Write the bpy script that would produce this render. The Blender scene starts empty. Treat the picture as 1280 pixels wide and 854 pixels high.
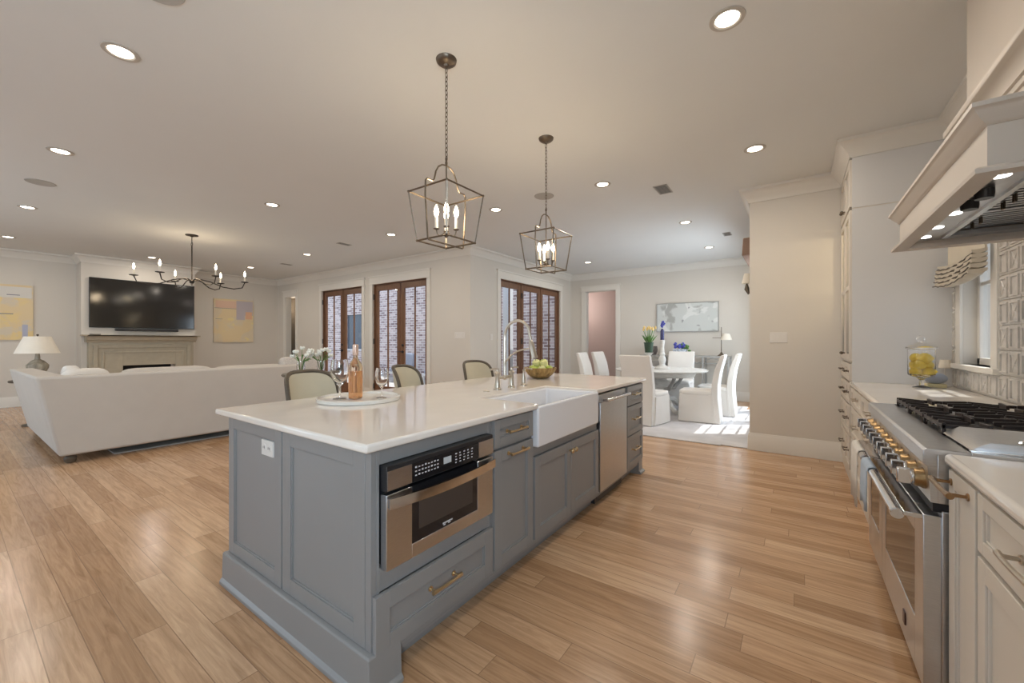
import bpy, bmesh, math, random
from mathutils import Vector, Matrix
random.seed(7)
S = bpy.context.scene
C = S.collection
PI = math.pi

# ------------------------------------------------------------------ camera
cam_d = bpy.data.cameras.new('camera'); cam = bpy.data.objects.new('camera', cam_d); C.objects.link(cam)
cam_d.sensor_width = 36; cam_d.lens = 504.0/1280*36; cam_d.clip_start = 0.02; cam_d.clip_end = 200
YAW = math.atan2(355, 504.0)
cam.location = (0, 0, 1.27); cam.rotation_euler = (PI/2, 0, YAW)
S.camera = cam

# ------------------------------------------------------------------ light
S.view_settings.view_transform = 'Standard'; S.view_settings.look = 'None'
S.view_settings.gamma = 1.0; S.view_settings.use_curve_mapping = False
S.view_settings.exposure = 0.12
W = bpy.data.worlds.new('sky'); S.world = W; W.use_nodes = True
wn = W.node_tree.nodes; wl = W.node_tree.links
bg = wn['Background']; bg.inputs[1].default_value = 1.0
sky = wn.new('ShaderNodeTexSky'); sky.sky_type = 'NISHITA'; sky.sun_disc = False
sky.sun_elevation = math.radians(55); sky.sun_rotation = math.radians(70); sky.altitude = 0
mx = wn.new('ShaderNodeMixRGB'); mx.inputs[0].default_value = 0.55; mx.inputs[2].default_value = (6.5, 7.0, 8.0, 1)
wl.new(sky.outputs[0], mx.inputs[1])
hs = wn.new('ShaderNodeMixRGB'); hs.blend_type = 'MULTIPLY'; hs.inputs[0].default_value = 1; hs.inputs[2].default_value = (0.22, 0.22, 0.22, 1)
wl.new(mx.outputs[0], hs.inputs[1]); wl.new(hs.outputs[0], bg.inputs[0])

def sun(name, d, e, col):
    l = bpy.data.lights.new(name, 'SUN'); l.energy = e; l.color = col; l.angle = 0.01
    o = bpy.data.objects.new(name, l); C.objects.link(o); o.location = (3, 3, 8)
    o.rotation_euler = Vector(d).to_track_quat('-Z', 'Y').to_euler(); return o
sun('sun', (-0.32, -0.20, -0.92), 5.5, (1.0, 0.96, 0.9))

def area(name, loc, d, sx, sy, e, col):
    l = bpy.data.lights.new(name, 'AREA'); l.shape = 'RECTANGLE'; l.size = sx; l.size_y = sy; l.energy = e; l.color = col
    o = bpy.data.objects.new(name, l); C.objects.link(o); o.location = loc
    o.rotation_euler = Vector(d).to_track_quat('-Z', 'Z').to_euler(); return o
DAY = (0.80, 0.90, 1.0)
# area lamps as daylight at the openings; two behind the camera added for fill
area('window_daylight', (-8.0, -3.16, 1.5), (0, 1, 0), 3.2, 2.2, 85, DAY)
area('window_daylight', (-3.6, -3.16, 1.5), (0, 1, 0), 3.0, 2.2, 12, DAY)  # fill lamp at an unseen window added for light
area('window_daylight', (1.19, -1.4, 1.75), (-1, 0, 0), 1.8, 1.2, 190, (0.72, 0.86, 1.0))  # added fill that cools the island front, at an unseen window
area('window_daylight', (-0.29, 7.8, 1.4), (-1, 0, 0), 2.9, 2.0, 125, DAY)
def portal(loc, d, sx, sy):
    o = area('window_portal', loc, d, sx, sy, 1, DAY); o.data.cycles.is_portal = True
portal((-5.13, 7.9, 1.3), (1, 0, 0), 2.5, 2.5); portal((-9.16, 5.86, 1.3), (0, -1, 0), 1.7, 2.5); portal((-7.01, 5.86, 1.3), (0, -1, 0), 1.7, 2.5); portal((1.19, 4.145, 1.7), (-1, 0, 0), 0.58, 1.15)

CAN_W = 9.5; WARM = (1.0, 0.89, 0.76)

# ------------------------------------------------------------------ materials
MATS = {}
def mat(name, col, rough=0.5, metal=0.0, spec=0.5, emit=None, es=0, trans=0, ior=1.45, coat=0):
    if name in MATS: return MATS[name]
    m = bpy.data.materials.new(name); m.use_nodes = True; b = m.node_tree.nodes['Principled BSDF']
    b.inputs['Base Color'].default_value = (*col, 1); b.inputs['Roughness'].default_value = rough
    b.inputs['Metallic'].default_value = metal; b.inputs['Specular IOR Level'].default_value = spec
    b.inputs['IOR'].default_value = ior; b.inputs['Transmission Weight'].default_value = trans
    b.inputs['Coat Weight'].default_value = coat
    if emit: b.inputs['Emission Color'].default_value = (*emit, 1); b.inputs['Emission Strength'].default_value = es
    MATS[name] = m; return m
def nt(m): return m.node_tree.nodes, m.node_tree.links, m.node_tree.nodes['Principled BSDF']
def vary(m, scale=6, amt=0.06, stretch=(1, 1, 1), bump=0.0, bscale=60, rough=None, coord='Object'):
    """gentle procedural variation and bump"""
    n, l, b = nt(m)
    tc = n.new('ShaderNodeTexCoord'); mp = n.new('ShaderNodeMapping'); mp.inputs['Scale'].default_value = stretch
    l.new(tc.outputs[coord], mp.inputs[0])
    no = n.new('ShaderNodeTexNoise'); no.inputs['Scale'].default_value = scale; no.inputs['Detail'].default_value = 4
    l.new(mp.outputs[0], no.inputs[0])
    c = b.inputs['Base Color'].default_value[:3]
    r = n.new('ShaderNodeValToRGB'); r.color_ramp.elements[0].position = 0.3; r.color_ramp.elements[1].position = 0.7
    r.color_ramp.elements[0].color = (*[x*(1-amt) for x in c], 1); r.color_ramp.elements[1].color = (*[min(1, x*(1+amt)) for x in c], 1)
    l.new(no.outputs[0], r.inputs[0]); l.new(r.outputs[0], b.inputs['Base Color'])
    if bump:
        n2 = n.new('ShaderNodeTexNoise'); n2.inputs['Scale'].default_value = bscale; n2.inputs['Detail'].default_value = 3
        l.new(mp.outputs[0], n2.inputs[0])
        bp = n.new('ShaderNodeBump'); bp.inputs['Strength'].default_value = bump; bp.inputs['Distance'].default_value = 0.005
        l.new(n2.outputs[0], bp.inputs['Height']); l.new(bp.outputs[0], b.inputs['Normal'])
    return m

PAINT = vary(mat('wall_paint', (0.655, 0.615, 0.555), 0.65), 1.2, 0.012)
CEILP = vary(mat('ceiling_paint', (0.75, 0.755, 0.745), 0.8), 1.0, 0.012)
TRIM = vary(mat('trim_paint', (0.74, 0.71, 0.655), 0.4), 2, 0.01)
GREY = vary(mat('grey_cabinet_paint', (0.245, 0.242, 0.238), 0.35), 3, 0.02)
CREAM = vary(mat('cream_cabinet_paint', (0.66, 0.61, 0.54), 0.4), 3, 0.015)
HOODP = vary(mat('hood_paint', (0.60, 0.54, 0.475), 0.45), 3, 0.02)
DARKGAP = mat('dark_gap', (0.02, 0.02, 0.022), 0.7)
STEEL = vary(mat('brushed_steel', (0.58, 0.59, 0.61), 0.28, 1.0), 30, 0.05, (1, 1, 12))
POLISH = mat('polished_steel', (0.68, 0.68, 0.69), 0.12, 1.0)
NICKEL = vary(mat('brushed_nickel', (0.52, 0.47, 0.40), 0.3, 1.0), 12, 0.03)
BRONZE = vary(mat('aged_bronze', (0.16, 0.13, 0.10), 0.38, 0.9), 10, 0.1)
BLACKIRON = vary(mat('black_iron', (0.05, 0.042, 0.035), 0.5, 0.7), 10, 0.1)
BRASS = vary(mat('champagne_brass', (0.60, 0.46, 0.28), 0.3, 1.0), 12, 0.05)
GOLDB = vary(mat('gold_knob_bezel', (0.30, 0.20, 0.10), 0.32, 1.0), 12, 0.08)
IRON = vary(mat('cast_iron', (0.030, 0.022, 0.02), 0.45), 40, 0.2, bump=0.2)
BLKGLASS = mat('black_glass', (0.012, 0.012, 0.014), 0.05, 0.0, 0.6)
BLKPLAS = mat('black_plastic', (0.02, 0.02, 0.022), 0.35)
QUARTZ = vary(mat('white_quartz', (0.76, 0.71, 0.65), 0.09, 0, 0.5), 5, 0.025)
PORC = mat('white_fireclay', (0.80, 0.80, 0.82), 0.12, coat=0.3)
GLASS = mat('clear_glass', (1, 1, 1), 0.0, 0, 0.5, trans=1.0, ior=1.45)
BULB = mat('candle_bulb', (1, 0.9, 0.7), 0.2, emit=(1.0, 0.80, 0.52), es=26)
CANL = mat('recessed_lamp_glow', (1, 1, 1), 0.3, emit=(1.0, 0.88, 0.72), es=9)
CANTRIM = mat('recessed_trim', (0.50, 0.46, 0.41), 0.5)
SOFA = vary(mat('cream_linen', (0.53, 0.49, 0.44), 0.9), 5, 0.02, bump=0.25, bscale=350)
SLIP = vary(mat('white_slipcover_linen', (0.74, 0.71, 0.67), 0.9), 5, 0.02, bump=0.25, bscale=300)
STOOLF = vary(mat('stool_linen', (0.55, 0.50, 0.38), 0.9), 5, 0.03, bump=0.25, bscale=300)
DARKW = vary(mat('weathered_dark_wood', (0.10, 0.078, 0.055), 0.5), 8, 0.2, (1, 1, 6))
DOORW = vary(mat('mahogany_door', (0.17, 0.085, 0.047), 0.35), 5, 0.15, (8, 8, 1))
SILV = vary(mat('aged_silver_wood', (0.36, 0.35, 0.33), 0.5), 12, 0.12)
WHITEW = vary(mat('whitewashed_wood', (0.66, 0.65, 0.62), 0.5), 14, 0.1, (1, 1, 3))
STONE = vary(mat('cast_stone', (0.42, 0.37, 0.28), 0.6), 12, 0.04, bump=0.1)
SHADEF = vary(mat('lamp_shade_linen', (0.78, 0.72, 0.62), 0.9), 12, 0.02)
WHITEP = mat('white_plate_plastic', (0.72, 0.69, 0.65), 0.35)
GREEN = vary(mat('leaf_green', (0.10, 0.22, 0.05), 0.5), 20, 0.2)
TULIPY = mat('tulip_yellow', (0.80, 0.58, 0.22), 0.5)
PETALW = mat('white_petal', (0.82, 0.85, 0.80), 0.6)
BLUEF = mat('blue_flower', (0.08, 0.09, 0.40), 0.6)
POTG = vary(mat('dark_green_pot', (0.035, 0.07, 0.04), 0.4), 10, 0.1)
LEMON = vary(mat('lemon_peel', (0.85, 0.63, 0.07), 0.45), 30, 0.05, bump=0.3, bscale=120)
APPLE = vary(mat('green_apple', (0.42, 0.50, 0.10), 0.35), 9, 0.15)
PEAR = vary(mat('pale_fruit', (0.66, 0.66, 0.30), 0.4), 9, 0.1)
ROSE = mat('rose_bottle_glass', (0.98, 0.80, 0.62), 0.02, trans=0.95, ior=1.25)
def glaze_mat():
    m = bpy.data.materials.new('pane_glass'); m.use_nodes = True; n = m.node_tree.nodes; l = m.node_tree.links; n.clear()
    o = n.new('ShaderNodeOutputMaterial'); mi = n.new('ShaderNodeMixShader'); t = n.new('ShaderNodeBsdfTransparent'); t.inputs[0].default_value = (0.94, 0.96, 0.97, 1)
    g = n.new('ShaderNodeBsdfGlossy'); g.inputs['Roughness'].default_value = 0.0
    lw = n.new('ShaderNodeLayerWeight'); lw.inputs[0].default_value = 0.5
    pw = n.new('ShaderNodeMath'); pw.operation = 'POWER'; pw.inputs[1].default_value = 5.0; l.new(lw.outputs['Facing'], pw.inputs[0])
    f = n.new('ShaderNodeMath'); f.operation = 'MULTIPLY_ADD'; f.inputs[1].default_value = 0.7; f.inputs[2].default_value = 0.03; l.new(pw.outputs[0], f.inputs[0])
    l.new(f.outputs[0], mi.inputs[0]); l.new(t.outputs[0], mi.inputs[1]); l.new(g.outputs[0], mi.inputs[2]); l.new(mi.outputs[0], o.inputs[0]); return m
GLAZE = glaze_mat()
SPKG = mat('speaker_grille', (0.44, 0.42, 0.39), 0.7)
RUGD = vary(mat('dining_rug_wool', (0.57, 0.56, 0.57), 0.95), 2.2, 0.16, bump=0.4, bscale=160)
RUGL = vary(mat('living_rug_wool', (0.42, 0.41, 0.38), 0.95), 2.5, 0.2, bump=0.4, bscale=160)
TOWEL = vary(mat('pale_blue_towel', (0.42, 0.50, 0.60), 0.95), 14, 0.1, bump=0.3, bscale=250)
TILEM = vary(mat('relief_tile_glaze', (0.60, 0.57, 0.53), 0.3), 25, 0.09)
GROUT = mat('tile_grout', (0.50, 0.47, 0.43), 0.8)
HALLP = mat('hallway_plaster', (0.58, 0.50, 0.47), 0.8)
HALLG = mat('grey_hallway_plaster', (0.36, 0.32, 0.27), 0.8)
PATIO = vary(mat('patio_stone', (0.46, 0.44, 0.42), 0.8), 3, 0.1)
WHITEO = mat('outdoor_white_paint', (0.75, 0.76, 0.78), 0.6)

def wood_floor():
    m = mat('oak_floor_planks', (0.45, 0.28, 0.16), 0.2); n, l, b = nt(m)
    tc = n.new('ShaderNodeTexCoord')
    br = n.new('ShaderNodeTexBrick'); br.offset = 0.37; br.offset_frequency = 3; br.squash = 1.0
    br.inputs['Color1'].default_value = (0, 0, 0, 1); br.inputs['Color2'].default_value = (1, 1, 1, 1); br.inputs['Mortar'].default_value = (0.5, 0.5, 0.5, 1)
    br.inputs['Scale'].default_value = 1; br.inputs['Brick Width'].default_value = 1.15; br.inputs['Row Height'].default_value = 0.118
    br.inputs['Mortar Size'].default_value = 0.0019; br.inputs['Mortar Smooth'].default_value = 0.15; br.inputs['Bias'].default_value = 0.0
    # shift the rows by a noise so the board ends fall at irregular places
    sep = n.new('ShaderNodeSeparateXYZ'); l.new(tc.outputs['Object'], sep.inputs[0])
    fl = n.new('ShaderNodeMath'); fl.operation = 'DIVIDE'; fl.inputs[1].default_value = 0.118; l.new(sep.outputs[1], fl.inputs[0])
    ff = n.new('ShaderNodeMath'); ff.operation = 'FLOOR'; l.new(fl.outputs[0], ff.inputs[0])
    wn_ = n.new('ShaderNodeTexWhiteNoise'); wn_.noise_dimensions = '1D'; l.new(ff.outputs[0], wn_.inputs['W'])
    ad = n.new('ShaderNodeMath'); ad.operation = 'MULTIPLY_ADD'; ad.inputs[1].default_value = 3.1; l.new(wn_.outputs[0], ad.inputs[0]); l.new(sep.outputs[0], ad.inputs[2])
    cb = n.new('ShaderNodeCombineXYZ'); l.new(ad.outputs[0], cb.inputs[0]); l.new(sep.outputs[1], cb.inputs[1])
    l.new(cb.outputs[0], br.inputs[0])
    # grain
    mp = n.new('ShaderNodeMapping'); mp.inputs['Scale'].default_value = (1.1, 16, 1); l.new(cb.outputs[0], mp.inputs[0])
    ds = n.new('ShaderNodeVectorMath'); ds.operation = 'MULTIPLY_ADD'; ds.inputs[1].default_value = (13, 13, 13)
    l.new(br.outputs[0], ds.inputs[0]); l.new(mp.outputs[0], ds.inputs[2])
    g = n.new('ShaderNodeTexNoise'); g.inputs['Scale'].default_value = 2.4; g.inputs['Detail'].default_value = 8; g.inputs['Roughness'].default_value = 0.62; g.inputs['Distortion'].default_value = 0.9
    l.new(ds.outputs[0], g.inputs[0])
    base = n.new('ShaderNodeValToRGB'); e = base.color_ramp.elements
    e[0].position = 0.0; e[0].color = (0.40, 0.235, 0.125, 1); e[1].position = 1.0; e[1].color = (0.61, 0.41, 0.255, 1)
    e2 = e.new(0.35); e2.color = (0.50, 0.31, 0.175, 1); e3 = e.new(0.7); e3.color = (0.555, 0.355, 0.21, 1)
    l.new(br.outputs[0], base.inputs[0])
    gr = n.new('ShaderNodeValToRGB'); gr.color_ramp.elements[0].position = 0.32; gr.color_ramp.elements[0].color = (0.68, 0.62, 0.56, 1); gr.color_ramp.elements[1].position = 0.62; gr.color_ramp.elements[1].color = (1.1, 1.1, 1.1, 1)
    l.new(g.outputs[0], gr.inputs[0])
    mu = n.new('ShaderNodeMixRGB'); mu.blend_type = 'MULTIPLY'; mu.inputs[0].default_value = 0.85; l.new(base.outputs[0], mu.inputs[1]); l.new(gr.outputs[0], mu.inputs[2])
    md = n.new('ShaderNodeMixRGB'); md.inputs[2].default_value = (0.10, 0.05, 0.025, 1); l.new(br.outputs['Fac'], md.inputs[0]); l.new(mu.outputs[0], md.inputs[1])
    mm = n.new('ShaderNodeMath'); mm.operation = 'MULTIPLY'; mm.inputs[1].default_value = 0.5; l.new(br.outputs['Fac'], mm.inputs[0]); l.new(mm.outputs[0], md.inputs[0])
    l.new(md.outputs[0], b.inputs['Base Color'])
    rr = n.new('ShaderNodeMapRange'); rr.inputs['To Min'].default_value = 0.15; rr.inputs['To Max'].default_value = 0.27; l.new(g.outputs[0], rr.inputs[0]); l.new(rr.outputs[0], b.inputs['Roughness'])
    bp = n.new('ShaderNodeBump'); bp.inputs['Strength'].default_value = 0.12; bp.inputs['Distance'].default_value = 0.002
    l.new(g.outputs[0], bp.inputs['Height']); l.new(bp.outputs[0], b.inputs['Normal'])
    return m
FLOORM = wood_floor()

def brick_mat():
    m = mat('whitewashed_brick', (0.6, 0.5, 0.47), 0.85); n, l, b = nt(m)
    tc = n.new('ShaderNodeTexCoord'); sep = n.new('ShaderNodeSeparateXYZ'); l.new(tc.outputs['Object'], sep.inputs[0])
    su = n.new('ShaderNodeMath'); su.operation = 'ADD'; l.new(sep.outputs[0], su.inputs[0]); l.new(sep.outputs[1], su.inputs[1])
    cb = n.new('ShaderNodeCombineXYZ'); l.new(su.outputs[0], cb.inputs[0]); l.new(sep.outputs[2], cb.inputs[1])
    br = n.new('ShaderNodeTexBrick'); l.new(cb.outputs[0], br.inputs[0])
    br.inputs['Color1'].default_value = (0.20, 0.12, 0.13, 1); br.inputs['Color2'].default_value = (0.70, 0.58, 0.57, 1); br.inputs['Mortar'].default_value = (0.82, 0.78, 0.76, 1)
    br.inputs['Scale'].default_value = 1; br.inputs['Brick Width'].default_value = 0.23; br.inputs['Row Height'].default_value = 0.085
    br.inputs['Mortar Size'].default_value = 0.011; br.inputs['Bias'].default_value = 0.15
    l.new(br.outputs[0], b.inputs['Base Color']); return m
BRICK = brick_mat()

def art_mat(name, bgc, blobs, scale=3.0, seed=0.0):
    """abstract painted canvas: soft noise patches over a ground colour"""
    m = mat(name, bgc, 0.7); n, l, b = nt(m)
    tc = n.new('ShaderNodeTexCoord'); prev = None
    for i, (col, th, sc) in enumerate(blobs):
        mp = n.new('ShaderNodeMapping'); mp.inputs['Location'].default_value = (seed+i*3.7, i*1.9, seed); l.new(tc.outputs['Object'], mp.inputs[0])
        no = n.new('ShaderNodeTexNoise'); no.inputs['Scale'].default_value = sc; no.inputs['Detail'].default_value = 5; no.inputs['Distortion'].default_value = 0.6; l.new(mp.outputs[0], no.inputs[0])
        r = n.new('ShaderNodeValToRGB'); r.color_ramp.elements[0].position = th; r.color_ramp.elements[1].position = th+0.06; l.new(no.outputs[0], r.inputs[0])
        mi = n.new('ShaderNodeMixRGB'); l.new(r.outputs[0], mi.inputs[0]); mi.inputs[2].default_value = (*col, 1)
        if prev: l.new(prev.outputs[0], mi.inputs[1])
        else: mi.inputs[1].default_value = (*bgc, 1)
        prev = mi
    l.new(prev.outputs[0], b.inputs['Base Color']); return m

# ------------------------------------------------------------------ mesh helper
class G:
    def __init__(s): s.v = []; s.f = []
    def add(s, vs, fs):
        o = len(s.v); s.v += [tuple(p) for p in vs]; s.f += [tuple(i+o for i in f) for f in fs]; return s
    def box(s, x0, x1, y0, y1, z0, z1):
        if x0 > x1: x0, x1 = x1, x0
        if y0 > y1: y0, y1 = y1, y0
        if z0 > z1: z0, z1 = z1, z0
        return s.add([(x0,y0,z0),(x1,y0,z0),(x1,y1,z0),(x0,y1,z0),(x0,y0,z1),(x1,y0,z1),(x1,y1,z1),(x0,y1,z1)],
              [(0,3,2,1),(4,5,6,7),(0,1,5,4),(1,2,6,5),(2,3,7,6),(3,0,4,7)])
    def nb(s, ax, n0, n1, u0, u1, z0, z1):          # box with n along the face normal, u along the face
        return s.box(n0, n1, u0, u1, z0, z1) if ax == 'x' else s.box(u0, u1, n0, n1, z0, z1)
    def prism(s, poly, ax, a, b):                   # polygon (2d) extruded along an axis
        n = len(poly)
        def P(p, t): return (t, p[0], p[1]) if ax == 'x' else ((p[0], t, p[1]) if ax == 'y' else (p[0], p[1], t))
        return s.add([P(p, a) for p in poly]+[P(p, b) for p in poly],
              [tuple(range(n))[::-1], tuple(range(n, 2*n))]+[(i, (i+1) % n, n+(i+1) % n, n+i) for i in range(n)])
    def lathe(s, prof, c=(0, 0, 0), n=20, caps=True):
        vs = []; k = len(prof)
        for (r, z) in prof:
            for i in range(n):
                a = 2*PI*i/n; vs.append((c[0]+r*math.cos(a), c[1]+r*math.sin(a), c[2]+z))
        fs = []
        for j in range(k-1):
            for i in range(n):
                fs.append((j*n+i, j*n+(i+1) % n, (j+1)*n+(i+1) % n, (j+1)*n+i))
        if caps: fs += [tuple(range(n))[::-1], tuple(range((k-1)*n, k*n))]
        return s.add(vs, fs)
    def tube(s, pts, r, n=8, closed=False):
        P = [Vector(p) for p in pts]; k = len(P); R = r if isinstance(r, (list, tuple)) else [r]*k
        T = []
        for i in range(k):
            a = P[(i-1) % k] if (closed or i > 0) else P[i]; b = P[(i+1) % k] if (closed or i < k-1) else P[i]
            t = (b-a); T.append(t.normalized() if t.length > 1e-9 else Vector((0, 0, 1)))
        up = Vector((0, 0, 1)) if abs(T[0].z) < 0.9 else Vector((1, 0, 0))
        nn = (up-T[0]*up.dot(T[0])).normalized(); vs = []
        for i in range(k):
            nn = (nn-T[i]*nn.dot(T[i])).normalized(); bb = T[i].cross(nn)
            for j in range(n):
                a = 2*PI*j/n; vs.append(P[i]+(nn*math.cos(a)+bb*math.sin(a))*R[i])
        fs = []
        for i in range(k if closed else k-1):
            i2 = (i+1) % k
            for j in range(n): fs.append((i*n+j, i*n+(j+1) % n, i2*n+(j+1) % n, i2*n+j))
        if not closed: fs += [tuple(range(n))[::-1], tuple(range((k-1)*n, k*n))]
        return s.add(vs, fs)
    def cyl(s, a, b, r, r2=None, n=16): return s.tube([a, b], [r, r if r2 is None else r2], n)
    def ball(s, c, r, n=14, m=9):
        if not isinstance(r, (tuple, list)): r = (r, r, r)
        vs = [(c[0], c[1], c[2]-r[2])]
        for j in range(1, m):
            p = -PI/2+PI*j/m
            for i in range(n):
                a = 2*PI*i/n; vs.append((c[0]+r[0]*math.cos(p)*math.cos(a), c[1]+r[1]*math.cos(p)*math.sin(a), c[2]+r[2]*math.sin(p)))
        vs.append((c[0], c[1], c[2]+r[2])); fs = []
        for i in range(n): fs.append((0, 1+(i+1) % n, 1+i))
        for j in range(m-2):
            for i in range(n): fs.append((1+j*n+i, 1+j*n+(i+1) % n, 1+(j+1)*n+(i+1) % n, 1+(j+1)*n+i))
        L = len(vs)-1
        for i in range(n): fs.append((L, 1+(m-2)*n+i, 1+(m-2)*n+(i+1) % n))
        return s.add(vs, fs)
    def pillow(s, x0, x1, y0, y1, z0, z1, e=0.45, n=12):   # rounded cushion
        cx, cy, cz = (x0+x1)/2, (y0+y1)/2, (z0+z1)/2; hx, hy, hz = (x1-x0)/2, (y1-y0)/2, (z1-z0)/2
        def sp(v, p): return math.copysign(abs(v)**p, v)
        vs = []; m = 12; k = 24
        for j in range(m+1):
            p = -PI/2+PI*j/m
            for i in range(k):
                a = 2*PI*i/k
                vs.append((cx+hx*sp(math.cos(p), e)*sp(math.cos(a), e), cy+hy*sp(math.cos(p), e)*sp(math.sin(a), e), cz+hz*sp(math.sin(p), e)))
        fs = [(j*k+i, j*k+(i+1) % k, (j+1)*k+(i+1) % k, (j+1)*k+i) for j in range(m) for i in range(k)]
        fs += [tuple(range(k))[::-1], tuple(range(m*k, m*k+k))]
        return s.add(vs, fs)
    def shaker(s, ax, n, sgn, u0, u1, z0, z1, t=0.02, st=0.062, rec=0.011):
        f = n; b = n-sgn*t; ir = n-sgn*rec
        s.nb(ax, b, f, u0, u0+st, z0, z1); s.nb(ax, b, f, u1-st, u1, z0, z1)
        s.nb(ax, b, f, u0+st, u1-st, z0, z0+st); s.nb(ax, b, f, u0+st, u1-st, z1-st, z1)
        s.nb(ax, b, ir, u0+st, u1-st, z0+st, z1-st)
        # small inner bead
        w = 0.006; q = n-sgn*0.005
        s.nb(ax, b, q, u0+st, u0+st+w, z0+st, z1-st); s.nb(ax, b, q, u1-st-w, u1-st, z0+st, z1-st)
        s.nb(ax, b, q, u0+st, u1-st, z0+st, z0+st+w); s.nb(ax, b, q, u0+st, u1-st, z1-st-w, z1-st); return s
    def sweep(s, prof, path, closed=False):         # prof: (offset to the left of travel, z); path: xy points
        k = len(path); m = len(prof); P = [Vector((p[0], p[1])) for p in path]; vs = []
        for i in range(k):
            d1 = (P[i]-P[i-1]).normalized() if (closed or i > 0) else (P[1]-P[0]).normalized()
            d2 = (P[(i+1) % k]-P[i]).normalized() if (closed or i < k-1) else d1
            n1 = Vector((-d1.y, d1.x)); n2 = Vector((-d2.y, d2.x)); mm = n1+n2; mm = mm/max(mm.dot(n1), 0.05) if mm.length > 1e-6 else n1
            for (o, z) in prof: q = P[i]+mm*o; vs.append((q.x, q.y, z))
        fs = []
        for i in range(k if closed else k-1):
            j = (i+1) % k
            for a in range(m): b = (a+1) % m; fs.append((i*m+a, i*m+b, j*m+b, j*m+a))
        if not closed: fs += [tuple(range(m)), tuple(range((k-1)*m, k*m))[::-1]]
        return s.add(vs, fs)

def rootof(o):
    while o.parent: o = o.parent
    return o
def obj(name, g, m, parent=None, w=True, bevel=0.0, smooth=True, ang=35, sub=0):
    """link a mesh; w=True means the vertices are world coordinates"""
    me = bpy.data.meshes.new(name); vs = g.v
    if parent is not None and w:
        L = rootof(parent).location; vs = [(x-L.x, y-L.y, z-L.z) for x, y, z in vs]
    me.from_pydata(vs, [], g.f); me.update()
    bm = bmesh.new(); bm.from_mesh(me); bmesh.ops.recalc_face_normals(bm, faces=bm.faces); bm.to_mesh(me); bm.free()
    me.materials.append(m)
    if smooth:
        me.polygons.foreach_set('use_smooth', [True]*len(me.polygons)); me.set_sharp_from_angle(angle=math.radians(ang))
    o = bpy.data.objects.new(name, me); C.objects.link(o)
    if parent is not None: o.parent = parent
    if bevel:
        b = o.modifiers.new('bevel', 'BEVEL'); b.width = bevel; b.segments = 2; b.limit_method = 'ANGLE'; b.angle_limit = math.radians(40)
    if sub:
        q = o.modifiers.new('sub', 'SUBSURF'); q.levels = sub; q.render_levels = sub
    return o
def thing(name, label, cat, loc=(0, 0, 0), rz=0, group=None):
    o = bpy.data.objects.new(name, None); C.objects.link(o); o.location = loc; o.rotation_euler = (0, 0, rz)
    o['label'] = label; o['category'] = cat; o.empty_display_size = 0.1
    if group: o['group'] = group
    return o
def tag(o, label, cat, group=None):
    o['label'] = label; o['category'] = cat
    if group: o['group'] = group
    return o
def rebase(o, loc):
    """move the origin of a one-mesh thing to loc, its shape staying put"""
    L = Vector(loc); o.data.transform(Matrix.Translation(-L)); o.location = L; return o
def struct(name, g, m, parent=None, **k):
    o = obj(name, g, m, parent, **k)
    if parent is None: o['kind'] = 'structure'
    return o
def sthing(name, loc=(0, 0, 0)):
    o = bpy.data.objects.new(name, None); C.objects.link(o); o.location = loc; o['kind'] = 'structure'; return o
def kids(o): return [c for c in bpy.data.objects if c.parent == o]
def dup(root, loc, rz=0, label=None, group=None):
    tree = {}
    def cp(o, par):
        c = o.copy(); C.objects.link(c)
        if par is not None: c.parent = par
        for k in kids_cache(o): cp(k, c)
        return c
    cache = {}
    allo = list(bpy.data.objects)
    for q in allo:
        if q.parent: cache.setdefault(q.parent.name, []).append(q)
    def kids_cache(o): return cache.get(o.name, [])
    r = cp(root, None); r.location = loc; r.rotation_euler = (0, 0, rz)
    if label: r['label'] = label
    if group: r['group'] = group
    return r
def pull(g, c, d, out, L, so=0.032, r=0.0055, post=0.008):
    """bar pull: c centre on the face, d direction along, out outward"""
    c = Vector(c); d = Vector(d).normalized(); o = Vector(out).normalized()
    for sg in (-1, 1):
        p = c+d*(sg*L*0.40); g.cyl(p, p+o*0.004, post*1.35, n=12); g.cyl(p, p+o*so, post*0.55, post*0.75, n=10)
    pts = []; rr = []
    for i in range(11):
        t = -1+2*i/10; pts.append(c+d*(t*L/2)+o*(so+0.004*(1-t*t))); rr.append(r*(1.35 if abs(t) > 0.95 else (1.25 if abs(abs(t)-0.8) < 0.01 else 1.0)))
    g.tube(pts, rr, 10); return g

# ------------------------------------------------------------------ the room shell
H = 3.05
XR, XL, YB, YF = 1.03, -12.4, 9.8, -3.0
PX = -4.97; YD = 5.70; PL = -0.446; YP = 5.49
g = G(); g.box(XL-0.2, XR+0.2, YF-0.2, YD+0.05, -0.1, 0.0); g.box(PX-0.02, PL+0.2, YD+0.05, YB+0.1, -0.1, 0.0)
struct('floor', g, FLOORM, smooth=False)
g = G(); g.box(XL-0.2, XR+0.2, YF-0.2, YD+0.1, H, H+0.1); g.box(PX-0.1, PL+0.2, YD+0.1, YB+0.1, H, H+0.1)
struct('ceiling', g, CEILP, smooth=False)

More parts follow.
